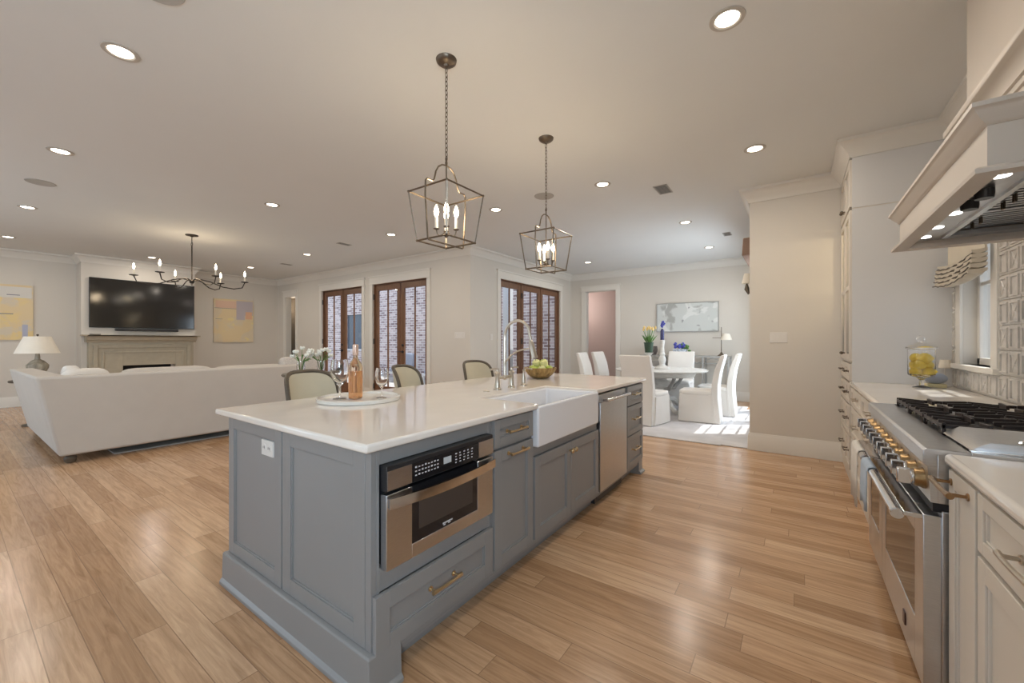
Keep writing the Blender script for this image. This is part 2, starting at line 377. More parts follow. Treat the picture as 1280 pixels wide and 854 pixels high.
def wall(name, ax, n0, n1, u0, u1, holes=(), m=PAINT, z1=H):
    g = G(); hs_ = sorted(holes); u = u0
    for (a, b, z0, zt) in hs_:
        g.nb(ax, n0, n1, u, a, 0, z1)
        if z0 > 0: g.nb(ax, n0, n1, a, b, 0, z0)
        if zt < z1: g.nb(ax, n0, n1, a, b, zt, z1)
        u = b
    g.nb(ax, n0, n1, u, u1, 0, z1)
    return struct(name, g, m, smooth=False)
wall('wall_left', 'x', XL-0.15, XL, YF, YD+0.15)
g = G().box(XL, -11.9, 1.66, 3.56, 0, 0.08); g.box(XL, -11.9, 1.66, 2.12, 0.08, H).box(XL, -11.9, 3.10, 3.56, 0.08, H).box(XL, -11.9, 2.12, 3.10, 0.80, H).box(XL, XL+0.05, 2.12, 3.10, 0.08, 0.8)
struct('wall_chimney', g, PAINT, smooth=False)
wall('wall_patio', 'y', YD, YD+0.15, XL, PX, [(-11.93, -11.35, 0, 2.53), (-10.03, -8.30, 0, 2.57), (-7.90, -6.12, 0, 2.57)])
wall('wall_breakfast', 'x', PX-0.15, PX, YD+0.15, YB+0.15, [(6.63, 9.20, 0, 2.565)])
wall('wall_back', 'y', YB, YB+0.15, PX, PL+0.15, [(-4.53, -3.70, 0, 2.58)])
wall('wall_dining', 'x', PL, PL+0.15, YP+0.02, YB, [(6.35, 7.20, 0.35, 2.45), (7.45, 8.30, 0.35, 2.45), (8.55, 9.3, 0.35, 2.45)])
g = G().box(PL, XR+0.15, YP, YP+0.15, 0, H)
struct('wall_pillar', g, PAINT, smooth=False)
wall('wall_right', 'x', XR, XR+0.15, YF, YP, [(-2.3, -0.5, 1.15, 2.35), (3.85, 4.44, 1.10, 2.28)])
wall('wall_front', 'y', YF-0.15, YF, XL, XR+0.15, [(-9.6, -6.4, 0.4, 2.6), (-5.1, -2.1, 0.4, 2.6)])

# crown, baseboards
loop = [(XR, YF), (XR, 4.65), (0.40, 4.65), (0.40, YP), (PL, YP), (PL, YB), (PX, YB), (PX, YD), (XL, YD), (XL, 3.56), (-11.9, 3.56), (-11.9, 1.66), (XL, 1.66), (XL, YF)]
cp = [(0, H-0.155), (0.014, H-0.155), (0.020, H-0.125), (0.034, H-0.105), (0.062, H-0.065), (0.088, H-0.035), (0.100, H-0.028), (0.104, H-0.001), (0, H-0.001)]
struct('trim_1', G().sweep(cp, loop, True), TRIM, ang=50)
bp_ = [(0, 0.001), (0.020, 0.001), (0.018, 0.165), (0.012, 0.178), (0.008, 0.20), (0, 0.20)]
def base(name, path): struct(name, G().sweep(bp_, path), TRIM)
base('baseboard_pillar', [(0.43, YP), (PL, YP), (PL, YB), (-3.60, YB)])
base('baseboard_back', [(-4.64, YB), (PX, YB), (PX, 9.30)])
base('baseboard_breakfast', [(PX, 6.52), (PX, YD), (-6.02, YD)])
base('baseboard_patio', [(-8.0, YD), (-8.2, YD)])
base('baseboard_hall', [(-10.13, YD), (-11.24, YD)])
base('baseboard_left', [(-12.04, YD), (XL, YD), (XL, 3.56), (-11.9, 3.56), (-11.9, 3.50)])
base('baseboard_chimney', [(-11.9, 1.74), (-11.9, 1.66), (XL, 1.66), (XL, YF)])

# casings
def casing(name, ax, n, sg, u0, u1, zt, w=0.105, head=0.15, z0=0.0):
    g = G(); a = n+sg*0.0; b = n+sg*0.022
    g.nb(ax, a, b, u0-w, u0, z0, zt); g.nb(ax, a, b, u1, u1+w, z0, zt)
    g.nb(ax, a, n+sg*0.026, u0-w, u1+w, zt, zt+head); g.nb(ax, a, n+sg*0.045, u0-w-0.02, u1+w+0.02, zt+head, zt+head+0.03)
    g.nb(ax, a, n+sg*0.034, u0-w-0.008, u1+w+0.008, zt-0.004, zt+0.012)
    struct(name, g, TRIM, bevel=0.002)
casing('trim_2', 'y', YD, -1, -11.93, -11.35, 2.53)
casing('trim_3', 'y', YD, -1, -10.03, -8.30, 2.57, 0.10)
casing('trim_4', 'y', YD, -1, -7.90, -6.12, 2.57, 0.10)
casing('trim_5', 'x', PX, 1, 6.63, 9.20, 2.565)
casing('trim_6', 'y', YB, -1, -4.53, -3.70, 2.58, 0.11, 0.11)
# jamb liners of the two plain doorways
g = G(); g.box(-11.93, -11.915, YD, YD+0.15, 0, 2.53).box(-11.365, -11.35, YD, YD+0.15, 0, 2.53).box(-11.93, -11.35, YD, YD+0.15, 2.515, 2.53); struct('trim_7', g, TRIM)
g = G(); g.box(-4.53, -4.515, YB, YB+0.15, 0, 2.58).box(-3.715, -3.70, YB, YB+0.15, 0, 2.58).box(-4.53, -3.70, YB, YB+0.15, 2.565, 2.58); struct('trim_8', g, TRIM)
# rooms seen through them
g = G(); g.box(-12.5, -11.15, YD+0.55, YD+0.60, 0, 2.7).box(-12.55, -12.5, YD+0.15, YD+0.60, 0, 2.7).box(-11.2, -11.15, YD+0.15, YD+0.55, 0, 2.7).box(-12.5, -11.15, YD+0.15, YD+0.60, 2.7, 2.75).box(-12.5, -11.15, YD+0.05, YD+0.60, -0.1, 0)
struct('wall_hall', g, HALLG, smooth=False)
g = G(); g.box(-6.2, -2.9, YB+1.55, YB+1.6, 0, 2.85).box(-6.25, -6.2, YB+0.15, YB+1.6, 0, 2.85).box(-2.9, -2.85, YB+0.15, YB+1.6, 0, 2.85).box(-6.25, -2.85, YB+0.15, YB+1.6, 2.85, 2.9).box(-6.25, -2.85, YB+0.15, YB+1.6, -0.1, 0.0)
struct('wall_corridor', g, HALLP, smooth=False)
def pt(name, loc, e, col, r=0.05, parent=None, spot=None):
    l = bpy.data.lights.new(name, 'SPOT' if spot else 'POINT'); l.energy = e; l.color = col; l.shadow_soft_size = r
    if spot: l.spot_size = spot; l.spot_blend = 0.9
    o = bpy.data.objects.new(name, l); C.objects.link(o); o.location = loc
    if parent: o.parent = parent
    return o
pt('corridor_lamp_light', (-5.3, YB+0.8, 2.3), 20, (1, 0.86, 0.80), 0.2)  # unseen lamp added to brighten the corridor walls
pt('hall_lamp_light', (-12.1, YD+0.35, 2.3), 4, (1, 0.82, 0.62), 0.1)  # added fill light, no fixture, lifts the dark hall

# ------------------------------------------------------------------ french doors
def door_set(name, ax, n, sg, u0, u1, zt, leaves, hinges, handle_u, nm=1):
    """n: plane of the leaf centre, sg: inward direction; leaves: list of (a,b)"""
    root = sthing(name, (n, (u0+u1)/2, 0) if ax == 'x' else ((u0+u1)/2, n, 0))
    g = G(); g.nb(ax, n-0.05, n+0.05, u0, u0+0.02, 0, zt).nb(ax, n-0.05, n+0.05, u1-0.02, u1, 0, zt).nb(ax, n-0.05, n+0.05, u0, u1, zt-0.02, zt).nb(ax, n-0.05, n+0.05, u0, u1, 0.0, 0.02)
    obj('door_jamb', g, DOORW, root)
    for i, (a, b) in enumerate(leaves):
        st = 0.098; z0 = 0.022; z1 = zt-0.024
        g = G(); g.nb(ax, n-0.022, n+0.022, a, a+st, z0, z1).nb(ax, n-0.022, n+0.022, b-st, b, z0, z1)
        g.nb(ax, n-0.022, n+0.022, a+st, b-st, z1-0.125, z1).nb(ax, n-0.022, n+0.022, a+st, b-st, z0, 0.26)
        mid = (a+b)/2
        g.nb(ax, n-0.016, n+0.016, mid-0.012, mid+0.012, 0.26, z1-0.125)
        leaf = obj('door_leaf', g, DOORW, root, bevel=0.003)
        g = G(); g.nb(ax, n-0.004, n+0.004, a+st-0.01, b-st+0.01, 0.25, z1-0.115); obj('glass_pane', g, GLAZE, leaf, smooth=False)
    for u in hinges:
        for z in (0.25, 1.27, 2.28):
            g = G(); p0 = (n+sg*0.05, u, z-0.055) if ax == 'x' else (u, n+sg*0.05, z-0.055); p1 = (p0[0], p0[1], z+0.055)
            g.cyl(p0, p1, 0.016, n=10); g.ball((p0[0], p0[1], z+0.06), 0.014, 8, 6); obj('hinge', g, BLKPLAS, root)
    for u, z in handle_u:
        g = G()
        o = Vector((sg, 0, 0)) if ax == 'x' else Vector((0, sg, 0)); c = Vector((n, u, z)) if ax == 'x' else Vector((u, n, z)); d = Vector((0, 1, 0)) if ax == 'x' else Vector((1, 0, 0))
        f = c+o*0.022
        g.cyl(f, f+o*0.012, 0.03, n=14); g.cyl(f+o*0.012, f+o*0.05, 0.011, n=10); g.tube([f+o*0.05, f+o*0.055-d*0.05, f+o*0.05-d*0.11], 0.009, 8); obj('door_handle', g, BLKPLAS, root)
        f2 = f+Vector((0, 0, 0.14)); g = G(); g.cyl(f2, f2+o*0.016, 0.028, n=14); g.cyl(f2+o*0.016, f2+o*0.03, 0.012, n=10); obj('deadbolt', g, BLKPLAS, root)
    return root
door_set('door_1', 'y', YD+0.075, -1, -10.03, -8.30, 2.57, [(-10.01, -9.18), (-9.15, -8.32)], [-10.025], [(-9.20, 1.05)])
door_set('door_2', 'y', YD+0.075, -1, -7.90, -6.12, 2.57, [(-7.88, -7.03), (-6.99, -6.14)], [-7.895], [(-6.93, 1.05)])
door_set('door_3', 'x', PX-0.075, 1, 6.63, 9.20, 2.565, [(6.65, 7.465), (7.49, 8.30), (8.33, 9.18)], [7.478], [(6.70, 1.05)])

# ------------------------------------------------------------------ outside
g = G(); g.box(-24, PX-0.15, YD+0.16, 24, -0.12, -0.02); struct('ground', g, PATIO, smooth=False)
t = thing('garden_ground', 'pale paving outside the kitchen window', 'paving', (5, 2, -0.1)); obj('paving_slab', G().box(1.3, 12, -8, 12, -0.12, -0.04), PATIO, t)
t = thing('brick_house', 'whitewashed brick house wall seen through the glazed doors', 'building', (-12.0, 9.7, 0))
g = G(); g.box(-20, -15.1, 9.6, 9.9, 0, 4.6).box(-13.4, -5.3, 9.6, 9.9, 0, 4.6).box(-15.1, -13.4, 9.6, 9.9, 0, 0.95).box(-15.1, -13.4, 9.6, 9.9, 2.35, 4.6); obj('brick_wall', g, BRICK, t, smooth=False)
g = G(); g.box(-15.1, -13.4, 9.68, 9.72, 0.95, 2.35); f = obj('window_pane', g, mat('dusky_window_glass', (0.10, 0.13, 0.17), 0.08), t)
g = G(); g.box(-15.15, -13.35, 9.56, 9.62, 0.90, 0.97); obj('window_sill', g, WHITEO, t)
g = G(); g.box(-5.32, -5.13, 9.95, 10.1, 0, 4.2); obj('side_wall', g, BRICK, t, smooth=False)
for (x, y, lb) in ((-5.9, 8.2, 'square white porch post on the patio outside the three-panel door'),):
    o = tag(rebase(obj('porch_post', G().box(x-0.09, x+0.09, y-0.09, y+0.09, -0.02, 3.4).box(x-0.12, x+0.12, y-0.12, y+0.12, -0.02, 0.2).box(x-0.12, x+0.12, y-0.12, y+0.12, 3.2, 3.4), WHITEO, bevel=0.004), (x, y, -0.02)), lb, 'post')
t = thing('wall_lantern', 'black metal lantern on the whitewashed brick outside', 'lantern', (-16.6, 9.5, 1.7))
g = G(); x = -16.55; g.box(x-0.03, x+0.03, 9.56, 9.6, 1.75, 1.95).tube([(x, 9.56, 1.9), (x, 9.42, 1.98), (x, 9.38, 1.9)], 0.012); obj('bracket', g, BLKPLAS, t)
g = G().lathe([(0.05, 1.5), (0.10, 1.52), (0.10, 1.86), (0.02, 1.94)], (x, 9.38, 0), 4); obj('lantern_body', g, BLKPLAS, t)
# patio chairs
def patio_chair(loc, rz, lb):
    t = thing('patio_chair', lb, 'chair', loc, rz, 'patio chairs outside the glazed doors')
    g = G(); g.box(-0.35, 0.35, -0.35, 0.35, 0.28, 0.33).box(-0.35, -0.30, -0.35, 0.35, 0.3, 0.85); obj('frame', g, WHITEO, t, w=False, bevel=0.01)
    for a in (-0.32, 0.32):
        for b in (-0.32, 0.32): obj('leg', G().box(a-0.025, a+0.025, b-0.025, b+0.025, 0, 0.3), WHITEO, t, w=False)
    obj('seat_cushion', G().pillow(-0.3, 0.34, -0.32, 0.32, 0.32, 0.47), mat('patio_cushion', (0.34, 0.37, 0.45), 0.9), t, w=False)
    obj('back_cushion', G().pillow(-0.31, -0.15, -0.32, 0.32, 0.45, 0.92), MATS['patio_cushion'], t, w=False)
    return t
c0 = patio_chair((-10.4, 8.6, -0.02), -PI/2, 'blue-grey cushioned patio chair seen through the middle pair of doors')
dup(c0, (-8.7, 8.5, -0.02), -PI/2-0.4, 'blue-grey cushioned patio chair seen through the right leaf of the middle doors')
t = thing('garden_fence', 'white vertical board fence outside the kitchen window', 'fence', (3.2, 4.5, 0))
g = G()
for i in range(34):
    y = 2.2+i*0.19; g.box(3.2, 3.23, y, y+0.165, 0, 3.2)
obj('fence_boards', g, mat('fence_white', (0.78, 0.82, 0.86), 0.7), t, smooth=False)
obj('fence_rail', G().box(3.23, 3.28, 2.2, 8.6, 0.4, 0.5).box(3.23, 3.28, 2.2, 8.6, 2.6, 2.7), MATS['fence_white'], t)

# ------------------------------------------------------------------ windows (kitchen, dining and the ones behind the camera)
def win(name, ax, n, u0, u1, z0, z1, nu, nz, inset=0.09, sg=1):
    root = sthing(name, (n, (u0+u1)/2, z0) if ax == 'x' else ((u0+u1)/2, n, z0))
    g = G(); a, b = n+inset-0.02, n+inset+0.02
    if sg < 0: a, b = n-inset-0.02, n-inset+0.02
    f = 0.05
    g.nb(ax, a, b, u0, u0+f, z0, z1).nb(ax, a, b, u1-f, u1, z0, z1).nb(ax, a, b, u0, u1, z0, z0+f).nb(ax, a, b, u0, u1, z1-f, z1)
    for i in range(1, nu): u = u0+(u1-u0)*i/nu; g.nb(ax, a+0.008, b-0.008, u-0.012, u+0.012, z0, z1)
    for i in range(1, nz): z = z0+(z1-z0)*i/nz; g.nb(ax, a+0.008, b-0.008, u0, u1, z-0.012, z+0.012)
    fr = obj('window_frame', g, TRIM, root, bevel=0.003); m = (a+b)/2
    obj('glass_pane', G().nb(ax, m-0.003, m+0.003, u0+f-0.01, u1-f+0.01, z0+f-0.01, z1-f+0.01), GLAZE, fr, smooth=False)
    return root
r_ = win('window_1', 'x', XR, 3.85, 4.44, 1.10, 2.28, 2, 2)
g = G(); g.box(XR-0.02, XR, 3.75, 3.85, 1.06, 2.36).box(XR-0.02, XR, 4.44, 4.54, 1.06, 2.36).box(XR-0.02, XR, 3.75, 4.54, 2.28, 2.38)
g.box(XR-0.045, XR+0.09, 3.72, 4.57, 1.065, 1.10); obj('window_casing', g, TRIM, r_, bevel=0.003)
for i, (a, b) in enumerate(((6.35, 7.20), (7.45, 8.30), (8.55, 9.3))): win('window_%d' % (i+2), 'x', PL, a, b, 0.35, 2.45, 2, 4, 0.08)
win('window_5', 'x', XR, -2.3, -0.5, 1.15, 2.35, 3, 2, 0.08)  # unseen window, put in to let the right-hand fill through
win('window_6', 'y', YF, -9.6, -6.4, 0.4, 2.6, 4, 3, 0.08, -1)
win('window_7', 'y', YF, -5.1, -2.1, 0.4, 2.6, 4, 3, 0.08, -1)  # unseen window added to bring in more daylight

# ------------------------------------------------------------------ relief tile behind the range
t = thing('tile_backsplash', 'white relief-tile wall behind the range, around the small window', 'tiles', (XR, 2.6, 0.92))
g = G(); g2 = G(); T = 0.15
for iy in range(0, 30):
    for iz in range(0, 13):
        y0 = 4.648-(iy+1)*T; z0 = 0.917+iz*T; y1 = y0+T; z1 = z0+T
        if y1 > 3.73 and y0 < 4.56 and z1 > 1.06:
            # cut to the casing edge
            if y0 >= 4.56-0.09: y0 = max(y0, 4.545)
            elif y1 <= 3.84: y1 = min(y1, 3.745)
            elif z0 < 1.06 and z1 > 1.06: z1 = 1.062
            elif z0 > 2.30: z0 = max(z0, 2.385)
            else: continue
            if y1-y0 < 0.04 or z1-z0 < 0.04:
                continue
        gp = 0.003; xb = XR-0.001; x1 = XR-0.010; x2 = XR-0.018
        g.box(x1, xb, y0+gp, y1-gp, z0+gp, z1-gp)
        my = 0.030; mz = 0.024
        if y1-y0 > 0.1 and z1-z0 > 0.1:
            a, b, c, d = y0+my, y1-my, z0+mz, z1-mz; e = 0.009
            # raised picture-frame rim
            for (p, q, r, s_) in ((a-e, a, c-e, d+e), (b, b+e, c-e, d+e), (a, b, c-e, c), (a, b, d, d+e)): g.box(x2, x1, p, q, r, s_)
            if (iy+iz) % 2 == 0:
                for k in (0, 1):
                    p0 = (x1-0.001, a, c if k == 0 else d); p1 = (x1-0.001, b, d if k == 0 else c); g.tube([p0, p1], 0.0035, 4)
obj('tile_relief', g, TILEM, t, smooth=False)

# ------------------------------------------------------------------ island
IX = -1.235; IE = 0.88; IX2 = -2.45
root = thing('island_plinth', 'grey stepped base moulding running round the foot of the island', 'plinth', (-1.85, 2.4, 0))
g = G(); ring = [(IX2-0.02, IE-0.015), (IX-0.0+0.015, IE-0.015), (IX+0.015, 1.0)]
pr = [(0.0, 0.0), (-0.022, 0.0), (-0.022, 0.016), (-0.010, 0.03), (-0.006, 0.155), (0.0, 0.16), (0.05, 0.16), (0.05, 0.0)]
g.sweep(pr, ring)
g.box(IX-0.06, IX+0.015, IE+0.03, 1.0, 0.0, 0.13)
g.box(IX-0.035, IX-0.005, 1.0, 3.86, 0.085, 0.128); g.box(IX-0.02, IX+0.004, 1.0, 3.86, 0.108, 0.13)
g.box(IX-0.08, IX+0.006, 3.85, 3.955, 0.0, 0.13); g.sweep([(0, 0), (-0.02, 0), (-0.02, 0.016), (-0.006, 0.03), (0, 0.03)], [(IX+0.006, 3.85), (IX+0.006, 3.955), (IX-0.6, 3.955)])
g.box(IX-0.09, IX-0.075, 1.0, 3.86, 0, 0.085)
g.box(IX2, -2.0, IE+0.03, 1.0, 0, 0.16)
g.box(-2.08, -2.05, 1.0, 3.95, 0, 0.13)
obj('plinth_moulding', g, GREY, root, bevel=0.002)

def handle_bar(parent, c, d, out, L, m=BRASS, **k): return obj('handle', pull(G(), c, d, out, L, **k), m, parent)
# --- microwave cabinet
root = thing('microwave_cabinet', 'grey island corner cabinet holding the microwave above one wide drawer', 'cabinet', (-1.55, 1.22, 0.16))
g = G(); X0 = -1.86
g.box(IX-0.02, IX, 0.9055, 0.918, 0.16, 0.882).box(IX-0.02, IX, 1.545, 1.568, 0.16, 0.882).box(IX-0.02, IX, 0.918, 1.545, 0.822, 0.882).box(IX-0.02, IX, 0.918, 1.545, 0.36, 0.447)
g.box(X0, IX-0.02, 0.905, 0.918, 0.13, 0.882).box(X0, IX-0.02, 1.55, 1.568, 0.13, 0.882).box(X0, X0+0.02, 0.9, 1.568, 0.13, 0.882).box(X0, IX-0.02, 0.9, 1.568, 0.12, 0.14).box(X0, IX-0.02, 0.918, 1.55, 0.40, 0.42).box(X0, IX-0.02, 0.918, 1.55, 0.868, 0.882)
obj('body', g, GREY, root, bevel=0.0015)
g = G(); g.box(-1.2675, IX, IE+0.002, 0.905, 0.16, 0.882); g.shaker('y', IE, -1, -1.872, -1.268, 0.163, 0.880, 0.022, 0.068); obj('end_panel', g, GREY, root, bevel=0.0015)
g = G(); g.shaker('x', IX+0.021, 1, 0.888, 1.562, 0.140, 0.358, 0.020, 0.062); dr = obj('drawer', g, GREY, root, bevel=0.0015)
handle_bar(dr, (IX+0.011, 1.225, 0.258), (0, 1, 0), (1, 0, 0), 0.17, so=0.034, r=0.0065)
# --- back cabinet (seating side)
root = thing('seating_side_cabinet', 'grey island end cabinet with a single tall panel on the stool side', 'cabinet', (-2.15, 2.4, 0.16))
g = G(); g.box(-2.08, -1.875, 0.905, 3.945, 0.13, 0.882).box(IX2, -2.08, 0.905, 0.95, 0.16, 0.882).box(IX2, -2.08, 3.90, 3.945, 0.0, 0.882); obj('body', g, GREY, root, bevel=0.002)
g = G(); g.shaker('y', IE, -1, IX2, -1.884, 0.163, 0.880, 0.022, 0.062); obj('end_panel', g, GREY, root, bevel=0.0015)
root = thing('outlet_plate', 'cream outlet plate on the upper part of the island end panel', 'outlet', (-2.03, IE, 0.77))
g = G().box(-2.085, -1.972, IE+0.004, IE+0.012, 0.733, 0.806); obj('plate', g, WHITEP, root, bevel=0.002)
for x in (-2.053, -2.004):
    g = G().lathe([(0.0, 0.0), (0.017, 0.0), (0.017, 0.0025), (0.0, 0.0025)], (0, 0, 0), 16, False); g.v = [(x+a, IE+0.004-c_, 0.770+b) for a, b, c_ in g.v]
    so_ = obj('socket', g, WHITEP, root)
    g = G().box(x-0.007, x-0.005, IE+0.0005, IE+0.0016, 0.766, 0.777).box(x+0.005, x+0.007, IE+0.0005, IE+0.0016, 0.766, 0.777); obj('slot', g, BLKPLAS, so_)
# --- narrow cabinet
def cab_body(g, y0, y1, z0=0.13, z1=0.882, x0=-1.86, front=IX):
    g.box(x0, front-0.02, y0, y0+0.016, z0, z1).box(x0, front-0.02, y1-0.016, y1, z0, z1).box(x0, x0+0.016, y0, y1, z0, z1).box(x0, front-0.02, y0, y1, z0, z0+0.016)
    g.box(front-0.02, front, y0, y0+0.012, z0, z1).box(front-0.02, front, y1-0.012, y1, z0, z1)
root = thing('narrow_cabinet', 'grey island cabinet with a small drawer over a pull-out door, between microwave and sink', 'cabinet', (-1.55, 1.755, 0.13))
g = G(); cab_body(g, 1.570, 1.945); g.box(IX-0.02, IX, 1.57, 1.945, 0.724, 0.738).box(IX-0.02, IX, 1.57, 1.945, 0.87, 0.882); obj('body', g, GREY, root)
g = G().shaker('x', IX+0.018, 1, 1.580, 1.936, 0.738, 0.876, 0.019, 0.045); dr = obj('drawer', g, GREY, root, bevel=0.0015)
handle_bar(dr, (IX+0.008, 1.762, 0.806), (0, 1, 0), (1, 0, 0), 0.165)
g = G().shaker('x', IX+0.018, 1, 1.580, 1.936, 0.134, 0.722, 0.019, 0.058); dr = obj('door', g, GREY, root, bevel=0.0015)
handle_bar(dr, (IX+0.018, 1.762, 0.692), (0, 1, 0), (1, 0, 0), 0.165)
# --- sink cabinet
root = thing('sink_cabinet', 'grey island cabinet with two doors under the farmhouse sink', 'cabinet', (-1.55, 2.4, 0.13))
g = G(); cab_body(g, 1.947, 2.872, 0.13, 0.66); g.box(IX-0.02, IX, 1.947, 2.872, 0.608, 0.662).box(IX-0.02, IX, 1.947, 2.872, 0.13, 0.142); obj('body', g, GREY, root)
for (a, b, hy) in ((1.957, 2.406, 2.382), (2.411, 2.862, 2.435)):
    g = G().shaker('x', IX+0.018, 1, a, b, 0.136, 0.606, 0.019, 0.058); dr = obj('door', g, GREY, root, bevel=0.0015)
    g = G(); g.cyl((IX+0.018, hy, 0.555), (IX+0.036, hy, 0.555), 0.006, n=10); g.ball((IX+0.044, hy, 0.555), (0.011, 0.016, 0.016), 12, 8); obj('knob', g, BRASS, dr)
# --- farmhouse sink
root = thing('farmhouse_sink', 'white fireclay apron-front sink set into the island', 'sink', (-1.45, 2.38, 0.66))
def sink_shell():
    g = G(); x0, x1, y0, y1, z0, z1 = -1.655, IX+0.040, 1.958, 2.812, 0.668, 0.898; w = 0.022
    g.box(x0, x1, y0, y1, z0, z0+w).box(x0, x0+w, y0, y1, z0+w, z1).box(x1-w, x1, y0, y1, z0+w, z1).box(x0+w, x1-w, y0, y0+w, z0+w, z1).box(x0+w, x1-w, y1-w, y1, z0+w, z1)
    return g
# one clean solid: outer box with inner basin
def basin(x0, x1, y0, y1, z0, z1, w):
    O = [(x0, y0), (x1, y0), (x1, y1), (x0, y1)]; I = [(x0+w, y0+w), (x1-w, y0+w), (x1-w, y1-w), (x0+w, y1-w)]
    vs = [(a, b, z0) for a, b in O]+[(a, b, z1) for a, b in O]+[(a, b, z1) for a, b in I]+[(a, b, z0+w) for a, b in I]
    fs = [(3, 2, 1, 0)]
    for i in range(4): j = (i+1) % 4; fs += [(i, j, 4+j, 4+i), (4+i, 4+j, 8+j, 8+i), (8+i, 8+j, 12+j, 12+i)]
    fs.append((12, 13, 14, 15)); return G().add(vs, fs)
o = obj('basin', basin(-1.655, IX+0.040, 1.958, 2.812, 0.664, 0.899, 0.024), PORC, root, bevel=0.016); o.modifiers['bevel'].segments = 4
obj('drain', G().lathe([(0.0, 0.001), (0.045, 0.001), (0.045, 0.006), (0.03, 0.004), (0.0, 0.004)], (-1.45, 2.385, 0.688), 20, False), POLISH, root)
# --- dishwasher
root = thing('dishwasher', 'stainless steel dishwasher in the island right of the sink', 'dishwasher', (-1.5, 3.19, 0.1))
obj('body', G().box(-1.85, IX-0.02, 2.892, 3.488, 0.10, 0.868).box(IX-0.06, IX-0.03, 2.9, 3.48, 0.02, 0.11), BLKPLAS, root)
dr = obj('door', G().box(IX-0.018, IX+0.018, 2.896, 3.484, 0.118, 0.800).box(IX-0.018, IX+0.004, 2.896, 3.484, 0.800, 0.862), STEEL, root, bevel=0.003)
g = G(); g.tube([(IX+0.055, 2.93, 0.818), (IX+0.055, 3.45, 0.818)], 0.013, 12)
for y in (2.95, 3.43): g.box(IX+0.0, IX+0.055, y-0.012, y+0.012, 0.808, 0.828)
obj('handle', g, POLISH, dr)
obj('vent_grille', G().box(IX-0.028, IX-0.012, 2.9, 3.1, 0.07, 0.11), BLKPLAS, root)
# --- drawer cabinet
root = thing('drawer_cabinet', 'grey island cabinet of three drawers at the far end, past the dishwasher', 'cabinet', (-1.55, 3.72, 0.13))
g = G(); cab_body(g, 3.492, 3.945); g.box(IX-0.02, IX, 3.492, 3.945, 0.868, 0.882).box(IX-0.02, IX, 3.492, 3.945, 0.685, 0.695).box(IX-0.02, IX, 3.492, 3.945, 0.415, 0.425); g.box(-1.86, IX, 3.93, 3.945, 0.13, 0.882); obj('body', g, GREY, root)
for (a, b) in ((0.696, 0.866), (0.427, 0.684), (0.14, 0.416)):
    g = G().shaker('x', IX+0.018, 1, 3.503, 3.935, a, b, 0.019, 0.045); dr = obj('drawer', g, GREY, root, bevel=0.0015)
    handle_bar(dr, (IX+0.008, 3.72, (a+b)/2+0.005), (0, 1, 0), (1, 0, 0), 0.165)

# --- worktop with sink cut-out
root = thing('island_worktop', 'white quartz worktop with rounded edge covering the whole island', 'worktop', (-1.85, 2.4, 0.882))
def top_slab(x0, x1, y0, y1, cut):
    cx0, cy0, cy1 = cut
    poly = [(x0, y0), (x1, y0), (x1, cy0), (cx0, cy0), (cx0, cy1), (x1, cy1), (x1, y1), (x0, y1)]
    return poly
poly = top_slab(-2.512, -1.200, 0.838, 3.99, (-1.64, 1.972, 2.798))
o = obj('slab', G().prism(poly, 'z', 0.8825, 0.915), QUARTZ, root, bevel=0.010); o.modifiers['bevel'].segments = 4
obj('lower_edge', G().prism(top_slab(-2.500, -1.212, 0.850, 3.978, (-1.64, 1.972, 2.798)), 'z', 0.8822, 0.892), QUARTZ, root, bevel=0.003)

# --- microwave drawer
root = thing('microwave_oven', 'stainless built-in microwave with bowed handle and black key panel, in island front', 'microwave', (-1.4, 1.225, 0.45))
XM = IX+0.036; y0, y1 = 0.922, 1.541
obj('body', G().box(-1.75, IX+0.002, y0+0.01, y1-0.01, 0.452, 0.818), BLKPLAS, root)
g = G().box(IX+0.001, XM, y0, y1, 0.728, 0.820); obj('control_frame', g, BLKPLAS, root, bevel=0.002)
for a, b in ((y0+0.002, 1.036), (1.432, y1-0.002)): obj('steel_end', G().box(XM, XM+0.004, a, b, 0.732, 0.803), STEEL, root)
kp = obj('key_panel', G().box(XM, XM+0.003, 1.038, 1.430, 0.732, 0.803), BLKGLASS, root)
KEY = mat('panel_print', (0.55, 0.55, 0.57), 0.5)
xk = XM+0.003
g = G()
for r_i in range(3):
    for k in range(8):
        y = 1.052+k*0.0165; z = 0.783-r_i*0.015; g.box(xk, xk+0.0006, y, y+0.009, z, z+0.0045+0.002*((k*7+r_i) % 3 == 0))
obj('function_print', g, KEY, kp)
g = G()
for r_i in range(4):
    for k in range(5):
        y = 1.275+k*0.026; z = 0.785-r_i*0.0125; g.box(xk, xk+0.0006, y, y+0.011-0.003*((k+r_i) % 2), z, z+0.0048)
obj('number_print', g, KEY, kp)
obj('display', G().box(xk, xk+0.0008, 1.205, 1.250, 0.760, 0.787), mat('lcd_grey', (0.50, 0.53, 0.55), 0.3), kp)
g = G(); zb, zt = 0.442, 0.716
wy0, wy1, wz0, wz1 = 1.040, 1.428, 0.495, 0.716
g.box(IX+0.001, XM, y0, wy0, zb, zt).box(IX+0.001, XM, wy1, y1, zb, zt).box(IX+0.001, XM, wy0, wy1, zb, wz0)
dr = obj('door', g, STEEL, root, bevel=0.002)
obj('door_glass', G().box(IX+0.001, XM-0.002, wy0, wy1, wz0, wz1), BLKGLASS, dr)
g = G().box(XM-0.002, XM-0.001, wy0+0.035, wy1-0.035, wz0+0.045, wz1-0.05); obj('window', g, mat('microwave_window', (0.055, 0.045, 0.04), 0.08), dr)
